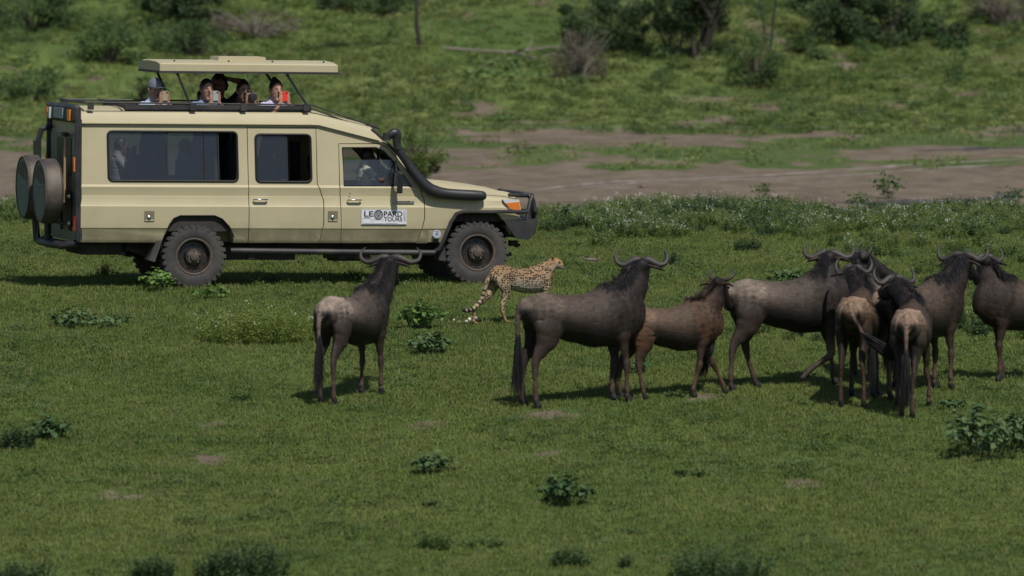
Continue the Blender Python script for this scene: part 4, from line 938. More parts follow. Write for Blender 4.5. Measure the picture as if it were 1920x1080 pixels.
        if fr:
            fl.chain([((.44, s*.09, .92), .075, .15, neckc, flank), ((.43+dx*.1, s*.118, .74), .064, .095, leg), ((.435+dx*.3, y2, .60), .046, .056, leg), ((.455+dx*.47, y2, .47+zg*.3), .030, .036, leg), ((.462+dx*.54, y2, .415+zg*.3), .041, .046, leg), ((.455+dx*.75, fy, .27+zg*.6), .0205, .025, lowleg), ((.45+dx*.97, fy, .12+zg), .030, .033, lowleg), ((fx+.01, fy, .065+zg), .030, .032, hoof), ((fx+.035, fy, .03+zg), .038, .044, hoof)], n=12)
        else:
            fl.chain([((-.45, s*.09, .98), .10, .19, hip, flank), ((-.45+dx*.08, s*.120, .83), .090, .180, hip, flank), ((-.475+dx*.2, y2+s*.01, .70), .068, .140, flank, leg), ((-.54+dx*.4, y2, .58), .046, .085, leg), ((-.60+dx*.58, y2, .48+zg*.3), .034, .052, leg), ((-.615+dx*.78, fy, .29+zg*.6), .0215, .027, lowleg), ((-.605+dx*.97, fy, .12+zg), .029, .033, lowleg), ((fx, fy, .065+zg), .030, .032, hoof), ((fx+.025, fy, .03+zg), .038, .044, hoof)], n=12)
        hooves.append((fx, fy))
    for s in (-1, 1):    # shoulder blade, hip point
        fl.chain([((.30, s*.115, 1.14), .045, .06, neckc, flank), ((.37, s*.165, .98), .050, .085, neckc, flank), ((.44, s*.150, .80), .045, .07, flank)], n=12)
        fl.chain([((-.42, s*.10, 1.12), .05, .05, rumpc, rumpc), ((-.36, s*.150, 1.03), .045, .05, rumpc, rumpc)], n=12)
    # tail dock
    tv = Vector((tail[0], tail[1], -1)).normalized(); tb = Vector((-.70, 0, 1.09)); tm = Vector((-.755, 0, .98))+tv*.06; tv2 = Vector((tail[0]*.3, tail[1]*.3, -1)).normalized(); te = tm+tv2*.30
    fl.chain([((-.62, 0, 1.10), .035, .04, rumpc), (tb, .032, .034, rumpc), (tm, .028, .030, T(tuple(c*.9 for c in (.15*min(1, rump)+.02, .115*min(1, rump)+.02, .095*min(1, rump)+.018)))), (te, .018, .02, T((.06, .048, .04)))], n=10)
    V = np.array(fl.V)*1.0
    def paint(co, out):
        # brindled stripes on neck and shoulder, dark bands either side of the tail, dark lower face already in the loft
        x, y, z = co[:, 0], co[:, 1], co[:, 2]
        st = np.sin(x*62+np.sin(z*7+y*9)*1.3)*.5+.5; m = sstep(-.05, .3, x)*(1-sstep(.75, .9, x))*sstep(.72, .85, z)
        kk = 1-.30*m*st*(.4+.6*np.sin(z*23+x*17+y*31)**2); tl = np.exp(-((np.abs(y)-.088)/.038)**2)*sstep(.52, .62, -x)*(1-sstep(.98, 1.05, z))*sstep(.50, .70, z)
        kk = kk*(1-.86*tl); out[:, :3] *= kk[:, None]; return out
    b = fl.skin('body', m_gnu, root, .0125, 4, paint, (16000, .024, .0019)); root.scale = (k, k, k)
    for s in (-1, 1):
        q = spread; pts = [H(.0, s*.02, .062), H(-.01, s*.075*q, .072), H(-.012, s*.15*q, .045), H(-.012, s*.225*q, .015), H(-.01, s*.295*q, .035), H(0, s*.325*q, .095), H(.01, s*.315*q, .155), H(.015, s*.275*q, .205)] if horns >= 1 else [H(0, s*.04, .06), H(-.01, s*.10, .075), H(-.01, s*.145, .11), H(0, s*.155, .165), H(.01, s*.135, .215), H(.01, s*.115, .24)]
        rr = [.044, .046, .040, .032, .025, .019, .012, .003] if horns >= 1 else [.028, .027, .023, .018, .011, .004]
        P2 = []; r2 = []
        for i in range(len(pts)-1):
            a, bb, c, d = pts[max(i-1, 0)], pts[i], pts[i+1], pts[min(i+2, len(pts)-1)]
            for t in (0, .33, .67): P2.append(.5*((2*bb)+(c-a)*t+(2*a-5*bb+4*c-d)*t*t+(3*bb-a-3*c+d)*t**3)); r2.append(rr[i]+(rr[i+1]-rr[i])*t)
        P2.append(pts[-1]); r2.append(rr[-1]); MB().tube(P2, r2, 10, up=tuple(f)).build('horn', m_horn, root, 60)
    for s in (-1, 1): MB().ball(H(.13, s*.082, .035), .017, 8, 6).build('eye', m_dark, root, 60)
    mh = MB()
    crest = [Vector((.28, 0, 1.235)), Vector((.42, 0, 1.255)), Vector((nk(.30), ny*.1, 1.275)), Vector((nk(.57), ny*.4, 1.345+neckup*.4)), Vector((nk(.8), ny*.8, 1.43+neckup*.8)), poll+up*.07]
    def rm():
        t = rs.random()*(len(crest)-1); i = min(int(t), len(crest)-2); c = crest[i].lerp(crest[i+1], t-i); s = rs.choice((-1, 1)); return c+Vector((rs.uniform(-.015, .015), s*rs.uniform(0, .055), rs.uniform(-.035, .0))), Vector((-.45, s*.9*rs.random(), .42))
    strands(mh, rm, None, .17 if horns >= 1 else .11, 2400, 0, .0032, rs, 1.1 if horns >= 1 else .22, 3, .30); mh.build('mane', mane, root, None, fix=False)
    bd = MB(); under = [Vector((.62, 0, .93)), Vector((nk(.72), ny*.5, 1.03+neckup*.4)), Vector((nk(.93), ny*.85, 1.18+neckup*.8)), H(.08, 0, -.12)]
    def rb():
        t = rs.random()*(len(under)-1); i = min(int(t), len(under)-2); return under[i].lerp(under[i+1], t-i)+Vector((rs.uniform(-.01, .02), rs.uniform(-.03, .03), .03)), Vector((.15, 0, -1))
    strands(bd, rb, None, .21, 700, 0, .0035, rs, .6); bd.build('beard', beard, root, None, fix=False)
    tf = MB()
    def rt():
        t = rs.random()**1.2; p = tm.lerp(te, .55+t*.5); return p+Vector((rs.uniform(-.022, .022), rs.uniform(-.022, .022), 0)), tv
    strands(tf, rt, None, taillen, 600, 0, .0045, rs, .12, 4, .13); tf.build('tail_tuft', tailmat or mane, root, None, fix=False)
    return root
wildebeest(660, 748, 62, .98, 'lone grey wildebeest in front of the vehicle, pale rump towards us, head high', feet=dict(FL=(-.04, .0), FR=(.02, .0), HL=(.05, -.02), HR=(-.03, 0)), head=(84, -22), rump=1.3, seed=1, neckup=.08, neck=(-.04, 0), spread=1.05, tint=(1.2, 1.2, 1.24))
wildebeest(1090, 757, 28, 1.04, 'large dark grey wildebeest side-on below the cheetah, head turned towards the vehicle', feet=dict(FL=(-.02, 0), FR=(.04, 0), HL=(-.03, 0), HR=(.0, 0)), head=(92, -18), rump=.42, seed=2, neck=(-.18, .05), spread=.84, beard=m_tan, tint=(1.1, 1.06, 1.02), neckup=.02)
wildebeest(1257, 745, 26, .86, 'brown short-horned young wildebeest with upright mane and tan beard', feet=dict(FL=(.38, 0), FR=(-.18, 0), HL=(-.06, 0), HR=(.16, 0)), head=(68, -34), rump=.5, seed=3, beard=m_tan, mane=m_hair_b, brown=1.0, neck=(-.24, -.02), neckup=.03, horns=.5, tint=(1.45, 1.25, 1.05), tail=(-.1, 0))
wildebeest(1476, 728, 18, 1.04, 'walking grey wildebeest with one foreleg lifted and its tail trailing behind', feet=dict(FL=(.12, 0), HL=(.28, 0), HR=(-.08, 0)), head=(88, -28), rump=.95, seed=4, neck=(-.44, .05), lift=dict(FR=((.46, .37), (.22, .20), (.13, .11))), tail=(-.38, 0), taillen=.62, spread=.80, neckup=-.03, tint=(1.12, 1.12, 1.1))
wildebeest(1610, 753, 80, 1.0, 'wildebeest from behind with tan rump, black tail flicked out to the right', feet=dict(FL=(.0, .03), FR=(.04, -.03), HL=(.02, 0), HR=(-.04, -.02)), head=(75, -25), rump=1.2, seed=5, tint=(1.08, .92, .76), tail=(-.1, -1.9), neckup=-.04, neck=(-.15, .17), spread=.62, taillen=.45)
wildebeest(1637, 716, 100, .98, 'mostly hidden wildebeest behind the two rumps, dark face raised in profile', head=(12, -20), rump=.6, seed=6, neckup=-.04, spread=.8, neck=(-.25, .0))
wildebeest(1708, 772, 83, .97, 'nearest wildebeest squarely from behind, straight black tail below its pale rump', feet=dict(FL=(-.05, .07), FR=(0, -.06), HL=(0, -.06), HR=(-.03, .06)), head=(118, -15), rump=1.35, seed=7, tint=(1.1, .96, .86), neckup=-.02, neck=(-.08, .24), spread=.80)
wildebeest(1718, 738, 48, 1.02, 'grey-brown wildebeest facing away to the right of the nearest rump', feet=dict(FL=(.0, 0), FR=(.0, 0)), head=(70, -16), rump=.6, seed=8, beard=m_tan, tint=(1.35, 1.22, 1.12), neck=(-.08, .05), spread=.86, neckup=.0)
wildebeest(1936, 712, 196, .94, 'dark reddish wildebeest at the right edge facing left, pale patch on back', feet=dict(FL=(.0, 0), FR=(-.12, 0), HL=(.1, 0)), head=(100, -25), rump=1.7, seed=9, tint=(1.0, .82, .76), neck=(-.36, -.08), spread=.66, neckup=.0)

# ------------------------------------------------------------------ cheetah
m_chee = coatmat('cheetah_coat', 90, .3, .7, .15, spots=True)
def cheetah(px, py, heading):
    g = P(px, py); root = empty('cheetah', g, R(heading), 'spotted cheetah walking away to the right beside the front wheel, its ringed tail hanging', 'cheetah')
    OR = (.25, .155, .078, 1); PA = (.31, .230, .140, 1); WH = (.36, .31, .25, .75); PL = (.32, .20, .10, .8); BK = (.02, .016, .014, 0); fl = Flesh()
    FC = (.30, .17, .075, .35)
    Vf = lambda t: t
    fl.chain([((-.46, 0, .60), .07, .08, OR, PA), ((-.41, 0, .605), .11, .13, OR, PA), ((-.30, 0, .585), .12, .155, OR, PA), ((-.12, 0, .545), .112, .145, OR, WH), ((.04, 0, .525), .122, .160, OR, WH), ((.18, 0, .535), .125, .180, OR, WH), ((.28, 0, .565), .110, .170, OR, PA), ((.36, 0, .595), .085, .13, OR, PA)], n=20, step=.015)
    hd = Vector((.475, -.0, .735))
    fl.chain([((.26, 0, .66), .07, .08, OR, PA), ((.34, 0, .66), .085, .11, OR, PA), ((.415, 0, .69), .075, .09, OR, WH), (hd, .066, .068, FC, WH)], n=16, step=.015)
    inv = Matrix.Rotation(-R(heading), 3, 'Z'); ya, pi = R(8), R(-8); f = inv @ Vector((math.cos(ya)*math.cos(pi), math.sin(ya)*math.cos(pi), math.sin(pi))); lat = Vector((0, 0, 1)).cross(f).normalized(); up = f.cross(lat)
    H = lambda a, b, c: hd+f*a+lat*b+up*c
    fl.chain([(H(-.03, 0, .0), .066, .066, FC), (H(.03, 0, .005), .074, .074, FC, WH), (H(.075, 0, -.005), .058, .060, FC, WH), (H(.112, 0, -.022), .042, .042, PL, WH), (H(.132, 0, -.028), .032, .030, BK, WH)], side=tuple(lat), n=14, step=.01)
    for s in (-1, 1): fl.chain([(H(-.02, s*.045, .045), .024, .014, FC), (H(-.025, s*.060, .075), .018, .011, BK)], side=tuple(lat), n=8, step=.01)
    def zg(x, y):
        w = Matrix.Rotation(R(heading), 3, 'Z') @ Vector((x, y, 0)); return G(g.x+w.x, g.y+w.y)-g.z
    for s, d in ((1, .05), (-1, -.06)):
        z0 = zg(.36+d, s*.07)
        fl.chain([((.33, s*.06, .60), .045, .10, OR, PA), ((.34+d*.2, s*.075, .46), .042, .058, PA), ((.33+d*.5, s*.07, .34), .034, .040, PA), ((.345+d*.8, s*.07, .20), .026, .030, PA), ((.34+d, s*.07, .07+z0), .024, .026, PL), ((.37+d, s*.07, .025+z0), .030, .022, PL), ((.41+d, s*.07, .02+z0), .026, .018, PL)], n=12, step=.015)
    for s, d in ((1, -.26), (-1, .12)):
        z0 = zg(-.42+d, s*.08)
        fl.chain([((-.38, s*.06, .60), .055, .11, OR, PA), ((-.36+d*.15, s*.08, .49), .052, .092, PA), ((-.35+d*.35, s*.08, .39), .042, .062, PA), ((-.40+d*.55, s*.08, .30), .030, .042, PA), ((-.47+d*.8, s*.08, .20), .024, .030, PA), ((-.455+d*.95, s*.08, .10+z0), .021, .024, PL), ((-.44+d, s*.08, .035+z0), .024, .022, FC), ((-.40+d, s*.08, .02+z0), .028, .018, FC)], n=12, step=.015)
    # tail with rings: a world-space curve towards the lower left
    tp = [Vector((-.47, 0, .62)), Vector((-.53, .02, .54)), Vector((-.57, .03, .42)), Vector((-.61, .04, .30)), Vector((-.69, .05, .21)), Vector((-.80, .05, .165)), Vector((-.88, .05, .17))]
    fl.chain([(p, r, r, PA if i < 6 else WH) for i, (p, r) in enumerate(zip(tp, (.034, .030, .028, .027, .027, .028, .024)))], n=12, step=.012)
    seg = []; 
    for i in range(len(tp)-1):
        for t in range(10): seg.append(tp[i].lerp(tp[i+1], t/10))
    S_ = np.array([list(q) for q in seg]); cum = np.concatenate([[0], np.cumsum(np.linalg.norm(np.diff(S_, axis=0), axis=1))])
    eyes = [np.array(H(.07, s*.045, .02)) for s in (-1, 1)]
    def paint(co, out):
        tailm = (co[:, 0] < -.50)*(np.abs(co[:, 1]-.035) < .07); idx = np.where(tailm)[0]
        for i in idx:
            d = np.linalg.norm(S_-co[i], axis=1); j = d.argmin()
            if d[j] < .045:
                c = cum[j]; out[i, 3] = 0 if c > .2 else .8
                if c > .22: band = (math.sin((c-.22)*2*math.pi/.062) > (.15 if c < .45 else -.1)); 
                else: band = False
                if c > .56: band = c < .645 and math.sin((c-.22)*2*math.pi/.062) > -.8
                if c > .69: band = False; out[i, :3] = (.45, .40, .33)
                if .645 <= c <= .69: band = True
                if band: out[i, :3] = (.014, .011, .010)
        for e in eyes:
            d = np.linalg.norm(co-e, axis=1); out[d < .020, :3] = (.02, .014, .012); out[d < .06, 3] = 0
        e2 = [np.array(H(.11, s*.034, -.015)) for s in (-1, 1)]
        for e in e2:
            d = np.linalg.norm(co-e, axis=1); out[d < .012, :3] = (.02, .014, .012)
        # the near cheek and eye patch read dark from behind
        return out
    fl.skin('body', m_chee, root, .0075, 3, paint, (9000, .012, .0014))
    for s in (-1, 1): MB().ball(H(.075, s*.047, .02), .010, 8, 6).build('eye', m_dark, root, 60)
    ru = MB(); rs = random.Random(4)
    strands(ru, lambda: (Vector((rs.uniform(.26, .46), rs.uniform(-.02, .02), .735-abs(rs.uniform(-.02, .02)))), Vector((-.3, 0, 1))), None, .035, 120, 0, .003, rs, .1, 2); ru.build('ruff', m_tan, root, None, fix=False)
    return root
chee = cheetah(980, 603, 34); chee.scale = (.93, .93, .93)
# ------------------------------------------------------------------ people in the vehicle
m_person = coatmat('skin_and_clothes', 80, .15, .7, .08)
m_hairp = simple('dark_human_hair', (.012, .009, .008), .5, vary=.3, bump=.4, scale=10)
m_cap = simple('grey_cap_cloth', (.13, .14, .18), .85, vary=.1)
m_phone1 = simple('gold_phone', (.32, .26, .18), .4, bump=0); m_phone2 = simple('silver_phone', (.38, .42, .42), .35, .3, bump=0); m_phone3 = simple('red_phone_case', (.75, .035, .02), .45, bump=0)
def person(px, py, yl, face, label, skin=(.29, .165, .12), shirt=(.05, .06, .09), trousers=(.03, .03, .04), hold=None, hair=True, cap=False, curly=False, sit=False, floor=.76, sleeve='short', bun=False, lean=0, arms=None, sz=None):
    """px, py, yl: where the middle of the head is; face: heading of the look, degrees from +X"""
    v = SV(px, py, yl); v.z += RAKE*v.x; wp = car_M @ v
    base_z = floor+RAKE*v.x; H0 = 1.565 if not sit else 1.135
    k = sz or (wp.z-base_z)/H0
    root = empty('person', (wp.x, wp.y, wp.z-H0*k), R(face+90), label, 'person'); root.scale = (k, k, k)
    fl = Flesh(); D = 0 if not sit else -.43
    X = (1, 0, 0)
    fl.chain([((0, .02, .95+D), .155, .11, trousers), ((0, .015, 1.02+D), .145, .10, trousers), ((0, .01, 1.10+D), .145, .105, shirt), ((0, .005, 1.25+D), .165, .115, shirt), ((0, .01, 1.36+D), .170, .105, shirt), ((0, .015, 1.42+D), .115, .075, shirt), ((0, .01, 1.455+D), .07, .06, shirt)], X, 20)
    fl.chain([((0, .015, 1.43+D), .056, .056, skin), ((0, -.005, 1.52+D), .052, .055, skin)], X, 12)
    h0 = Vector((0, -.045, 1.565+D))
    fl.chain([(h0+Vector((0, -.045, -.105)), .034, .035, skin), (h0+Vector((0, -.025, -.075)), .052, .065, skin), (h0+Vector((0, -.008, -.03)), .066, .086, skin), (h0+Vector((0, 0, .02)), .072, .095, skin), (h0+Vector((0, .005, .055)), .068, .086, skin), (h0+Vector((0, .01, .075)), .048, .062, skin)], X, 18, .012)
    fl.chain([(h0+Vector((0, -.092, .015)), .010, .010, skin), (h0+Vector((0, -.108, -.020)), .014, .014, skin)], X, 8, .008)
    for s in (-1, 1): fl.chain([(h0+Vector((s*.073, .005, -.02)), .010, .014, skin), (h0+Vector((s*.080, .012, .015)), .010, .018, skin)], X, 8, .01)
    sh = [Vector((s*.175, .01, 1.385+D)) for s in (-1, 1)]
    tgt = arms or [Vector((-.030, -.26, 1.425+D)), Vector((.060, -.26, 1.425+D))]
    for s, a, w in zip((-1, 1), sh, tgt):
        d = w-a; L1, L2 = .285, .255; L = min(d.length, L1+L2-.01); w = a+d.normalized()*L; q = (L1*L1-L2*L2+L*L)/(2*L); h = math.sqrt(max(.0001, L1*L1-q*q))
        pole = Vector((s*.75, .05, -1)); n_ = (pole-d.normalized()*pole.dot(d.normalized())).normalized(); el = a+d.normalized()*q+n_*h
        sc = shirt if sleeve in ('short', 'long') else skin; fc = shirt if sleeve == 'long' else skin
        fl.chain([(a+Vector((-s*.04, 0, -.01)), .058, .062, shirt), (a+(el-a)*.3, .050, .052, sc), (a+(el-a)*.62, .044, .046, sc), (a+(el-a)*.66, .038, .040, fc), (el, .036, .038, fc), (el+(w-el)*.3, .037, .036, fc), (el+(w-el)*.8, .026, .024, fc), (w, .024, .020, skin)], X if abs((el-a).normalized().x) < .8 else (0, 1, 0), 12)
        fd = (w-el).normalized(); upv = Vector((0, 0, 1)); pd = (fd*.35+upv).normalized()      # palm goes up behind the phone
        if arms: pd = fd
        inn = Vector((-s, 0, 0)); inn = (inn-pd*inn.dot(pd)).normalized(); out_ = pd.cross(inn)*s
        if out_.y > 0: out_ = -out_
        pc = w+pd*.045
        fl.chain([(w, .022, .018, skin), (pc, .036, .016, skin), (w+pd*.08, .036, .014, skin)], tuple(inn), 12, .01)
        for j, (off, ln) in enumerate(((-.030, .062), (-.010, .074), (.010, .070), (.029, .056))):
            b = w+pd*.082+inn*off; m1 = b+pd*ln*.45+out_*.006; m2 = m1+(pd*.3+inn*.75+out_*-.1).normalized()*ln*.35; e = m2+(inn*.8-pd*.35).normalized()*ln*.3
            fl.chain([(b-pd*.02, .0085, .0085, skin), (b, .0085, .0085, skin), (m1, .0080, .0080, skin), (m2, .0075, .0075, skin), (e, .0065, .0065, skin)], tuple(out_), 8, .006)
        tb = w+pd*.025+inn*.028; fl.chain([(tb, .012, .012, skin), (tb+(inn+pd*.7).normalized()*.035, .0105, .0105, skin), (tb+(inn*.6+pd).normalized()*.065+out_*.01, .008, .008, skin)], tuple(out_), 8, .006)
    for s in (-1, 1):
        if sit: fl.chain([((s*.09, .02, .50), .085, .09, trousers), ((s*.10, -.22, .52), .075, .08, trousers), ((s*.10, -.44, .50), .055, .06, trousers), ((s*.10, -.46, .30), .048, .052, trousers), ((s*.10, -.46, .08), .038, .042, trousers), ((s*.10, -.50, .03), .04, .035, (.03, .03, .03)), ((s*.10, -.60, .025), .035, .025, (.03, .03, .03))], X, 14)
        else: fl.chain([((s*.085, .02, .93), .085, .095, trousers), ((s*.095, .01, .72), .076, .085, trousers), ((s*.10, 0, .50), .055, .06, trousers), ((s*.10, .02, .30), .050, .056, trousers), ((s*.10, .03, .09), .038, .042, trousers), ((s*.10, .0, .035), .042, .035, (.03, .03, .03)), ((s*.11, -.12, .025), .038, .024, (.03, .03, .03))], X, 14)
    hh = np.array(h0)
    def paint(co, out):
        for s in (-1, 1):
            d = np.linalg.norm((co-(hh+np.array((s*.030, -.083, .018))))*np.array((1, .6, 1.5)), axis=1); out[d < .015, :3] *= .25
            d = np.linalg.norm((co-(hh+np.array((s*.030, -.085, .038))))*np.array((.7, .6, 2.4)), axis=1); out[d < .014, :3] *= .35
        d = np.linalg.norm((co-(hh+np.array((0, -.085, -.062))))*np.array((.6, .4, 3)), axis=1); out[d < .017, :3] *= np.array((.75, .4, .4)); return out
    fl.skin('body', m_person, root, .0065, 2, paint)
    rs = random.Random(int(px))
    if hair:
        mb = MB(); n, m = 28, 16; V = []; keep = []
        for i in range(m+1):
            t = math.pi*i/m*.62
            for j in range(n):
                a = 2*math.pi*j/n; c, s_ = math.cos(a), math.sin(a); front = max(0, -s_)
                tt = t*(1-.56*front); r = 1+(.16+.16*rs.random() if curly else .015*rs.random()); q = Vector((math.sin(tt)*c*.079*r, math.sin(tt)*s_*.104*r, math.cos(tt)*.119*r)); V.append(h0+Vector((0, .010, .012))+q)
        F = [(i*n+k, (i+1)*n+k, (i+1)*n+(k+1) % n, i*n+(k+1) % n) for i in range(m) for k in range(n)]
        mb.add(V, F)
        if bun: mb.ball(h0+Vector((0, .05, .125)), (.035, .035, .03))
        if curly: strands(mb, lambda: ((lambda a, t: (h0+Vector((math.sin(t)*math.cos(a)*.08, .02+abs(math.sin(t)*math.sin(a))*.09, math.cos(t)*.10)), Vector((math.cos(a), math.sin(a)+.3, .6))))(rs.uniform(0, 6.28), rs.uniform(0, 1.7))), None, .07, 300, 0, .004, rs, .5, 3, .8)
        mb.build('hair', m_hairp, root, 60)
    if cap:
        mb = MB(); n, m = 28, 8; V = []
        for i in range(m+1):
            t = math.pi/2*i/m*1.06
            for j in range(n):
                a = 2*math.pi*j/n; V.append(h0+Vector((math.sin(t)*math.cos(a)*.083, .004+math.sin(t)*math.sin(a)*.108, .040+math.cos(t)*.100)))
        mb.add(V, [(i*n+k, (i+1)*n+k, (i+1)*n+(k+1) % n, i*n+(k+1) % n) for i in range(m) for k in range(n)])
        br = [(.075*math.cos(a), -.07-.10*math.sin(a)) for a in [R(180*q/12) for q in range(13)]]
        V = [h0+Vector((x, y, .034-.012*abs(x)/.075)) for x, y in br]+[h0+Vector((x, y, .028-.012*abs(x)/.075)) for x, y in br]; q = len(br)
        mb.add(V, [tuple(range(q)), tuple(range(2*q-1, q-1, -1))]+[((i+1) % q, i, q+i, q+(i+1) % q) for i in range(q)]); mb.build('cap', m_cap, root, 50)
    bpy.context.view_layer.update()
    return root, root.matrix_world, tgt
def held(kind, label, cat, root, tgt, mat, build):
    M = root.matrix_world.copy(); mid = (tgt[0]+tgt[1])/2+Vector((0, -.018, .070)); o = build(); o.name = kind
    o.matrix_world = M @ Matrix.Translation(mid); tag(o, label, cat); return o
def phone(mat):
    def f():
        mb = MB(); mb.box((0, 0, .005), (.062, .009, .115)); o = mb.build('phone', [mat], None)
        b = o.modifiers.new('b', 'BEVEL'); b.width = .004; b.segments = 2
        MB().box((.02, -.006, .045), (.018, .003, .018)).build('phone_camera', m_dark, o); MB().box((0, .0052, .01), (.056, .001, .10)).build('screen', m_dark, o); return o
    return f
a = person(288, 168, -.30, -62, 'person in a grey cap at the back of the roof hatch', shirt=(.30, .36, .46), cap=True, hair=True)
held('phone', 'gold phone held up by the person in the grey cap', 'phone', a[0], a[2], m_phone1, phone(m_phone1))
a = person(385, 168, -.32, -66, 'dark-haired person in a navy shirt at the roof hatch holding up a silver phone', shirt=(.13, .175, .29), skin=(.32, .185, .135), trousers=(.13, .16, .25))
held('phone', 'silver phone held up by the person in the navy shirt', 'phone', a[0], a[2], m_phone2, phone(m_phone2))
a = person(409, 163, .12, -70, 'smiling person with curly dark hair, elbow raised, behind the others in the hatch', shirt=(.012, .012, .014), skin=(.17, .09, .06), curly=True, arms=[Vector((-.10, -.12, 1.62)), Vector((.10, .02, 1.66))])
a = person(454, 171, -.28, -68, 'dark-haired person in black at the roof hatch looking through a black camera', shirt=(.012, .012, .014), skin=(.26, .145, .105))
def camera_obj():
    mb = MB(); mb.box((0, 0, 0), (.13, .06, .095)); mb.prism([(-.03, .045), (.03, .045), (.022, .075), (-.022, .075)], -.03, .03); o = mb.build('camera', m_black, None)
    b = o.modifiers.new('b', 'BEVEL'); b.width = .006; b.segments = 2
    MB().lathe([(.040, -.03), (.040, -.09), (.045, -.095), (.045, -.14), (.030, -.142)], (0, 0, -.005), 'y', 20).build('lens', m_black, o, 40)
    MB().tube([(.065, 0, .03), (.10, -.03, -.03), (.09, -.04, -.12), (.03, -.03, -.16)], .005, 6, flat=2).build('strap', m_tan, o); return o
bpy.context.view_layer.update()
o = camera_obj(); o.name = 'handheld_camera'; o.matrix_world = a[0].matrix_world @ Matrix.Translation((.01, -.22, 1.51)); tag(o, 'black camera with long lens raised by the person in black', 'camera')
a = person(515, 169, -.34, -66, 'person with tied-up hair and lilac shirt at the front of the hatch', shirt=(.42, .40, .58), skin=(.38, .22, .155), bun=True, trousers=(.04, .04, .05))
held('phone', 'red phone held up by the person in the lilac shirt', 'phone', a[0], a[2], m_phone3, phone(m_phone3))
a = person(684, 293, -.52, 14, 'driver in a pale checked shirt behind the half-lowered front window', shirt=(.60, .56, .45), skin=(.05, .026, .017), sit=True, sleeve='short', arms=[Vector((-.20, -.36, .93)), Vector((.08, -.22, 1.12))], sz=.86, trousers=(.05, .05, .06))
a = person(222, 274, .32, 12, 'dim seated passenger at the rear end of the long side window', shirt=(.34, .31, .30), skin=(.16, .09, .06), sit=True, arms=[Vector((-.15, -.35, .75)), Vector((.15, -.35, .75))], sz=.86)
a = person(343, 276, .38, 10, 'dim seated passenger in the middle of the long side window', shirt=(.34, .36, .42), skin=(.14, .08, .06), sit=True, arms=[Vector((-.15, -.35, .75)), Vector((.15, -.35, .75))], sz=.86)
# ------------------------------------------------------------------ broad-leaved plants on the lawn
def leaf_mesh(name, L, W, mat):
    V = []; F = []
    sec = [(0, .04, 0), (.22, .78, .012), (.5, 1, .02), (.78, .62, .005), (1, .03, -.05)]
    for t, w, dz in sec: V += [(-W/2*w, L*t, (dz+.10*w)*L), (0, L*t, dz*L), (W/2*w, L*t, (dz+.10*w)*L)]
    for i in range(4): F += [(3*i, 3*i+1, 3*i+4, 3*i+3), (3*i+1, 3*i+2, 3*i+5, 3*i+4)]
    me = bpy.data.meshes.new(name); me.from_pydata(V, [], F); me.materials.append(mat); me.polygons.foreach_set('use_smooth', [True]*len(F)); return me
m_leafl = leafmat('fresh_green_broad_leaf', (0.068, 0.143, 0.030), (0.150, 0.255, 0.068), 3, .5, .3, .5)
m_leafg = leafmat('grey_green_broad_leaf', (.045, .095, .032), (.105, .165, .065), 3, .3, .25, .4)
m_leafd = leafmat('dark_green_broad_leaf', (0.029, 0.072, 0.022), (0.072, 0.136, 0.045), 3, .3, .2, .4)
LM = {c: [leaf_mesh('leaf', l, w, m) for l, w in ((.085, .055), (.065, .045))] for c, m in (('l', m_leafl), ('g', m_leafg), ('d', m_leafd))}
PLANTS = []
def broad_plant(px, py, wpx, hpx, col, label, n=70, ls=1.0, seed=0):
    rs = random.Random(int(px*7+py)+seed); g = P(px, py); s = mpp(g.y); W = wpx*s*1.15; H = hpx*s
    root = empty('leafy_plant', g, rs.uniform(0, 6.28), label, 'plant'); st = MB(); k = 0; n = min(290, int(n*1.6)); H *= 1.15; PLANTS.append(root)
    stems = max(5, int(n/7))
    for i in range(stems):
        a = rs.uniform(0, 6.283); r = rs.random()**.6; hh = H*rs.uniform(.6, 1.0)*(1-.5*r*r)
        if W > H*2.2: b = Vector((math.cos(a)*r*W*.40, math.sin(a)*r*W*.3, 0))
        else: b = Vector((math.cos(a)*r*W*.22, math.sin(a)*r*W*.2, 0))
        top = Vector((math.cos(a)*r*W*.5, math.sin(a)*r*W*.4, hh)); st.tube([b+Vector((0, 0, -.01)), b.lerp(top, .5)+Vector((0, 0, .1*H)), top], [.004, .0035, .002], 5)
        m = n//stems
        for j in range(m):
            t = 1-(j/m)**1.3*.85; p = b.lerp(top, t)+Vector((rs.uniform(-.01, .01), rs.uniform(-.01, .01), .1*H*math.sin(t*3.14)))
            o = bpy.data.objects.new('leaf', rs.choice(LM[col])); COL.objects.link(o); o.parent = root; o.location = p
            za = rs.uniform(0, 6.283); o.rotation_euler = (rs.uniform(-.9, .35), rs.uniform(-.5, .5), za); sc = ls*rs.uniform(.7, 1.3); o.scale = (sc, sc, sc); k += 1
    st.build('stem', m_stem, root, 60); return root
broad_plant(298, 546, 84, 42, 'l', 'leafy green plant right in front of the rear wheel', 84)
broad_plant(396, 560, 80, 26, 'l', 'low bright leafy plant just right of and below the rear wheel', 60, .8)
broad_plant(155, 613, 132, 34, 'g', 'wide dark leafy plant on the lawn below the spare wheels', 110)
broad_plant(238, 606, 24, 22, 'g', 'single small leafy sprig beside the wide plant on the left', 10, .6)
broad_plant(786, 616, 98, 50, 'l', 'bright green leafy bush just right of the lone wildebeest', 150, 1.0)
broad_plant(802, 663, 86, 42, 'g', 'grey-green leafy bush in front of the brighter one, right of the lone wildebeest', 110, 1.05)
broad_plant(814, 886, 92, 34, 'g', 'small grey-green leafy plant alone on the open lawn below the lone wildebeest', 70, 1.0)
broad_plant(1062, 944, 122, 56, 'd', 'rounded leafy bush in the foreground below the large wildebeest', 150, 1.0)
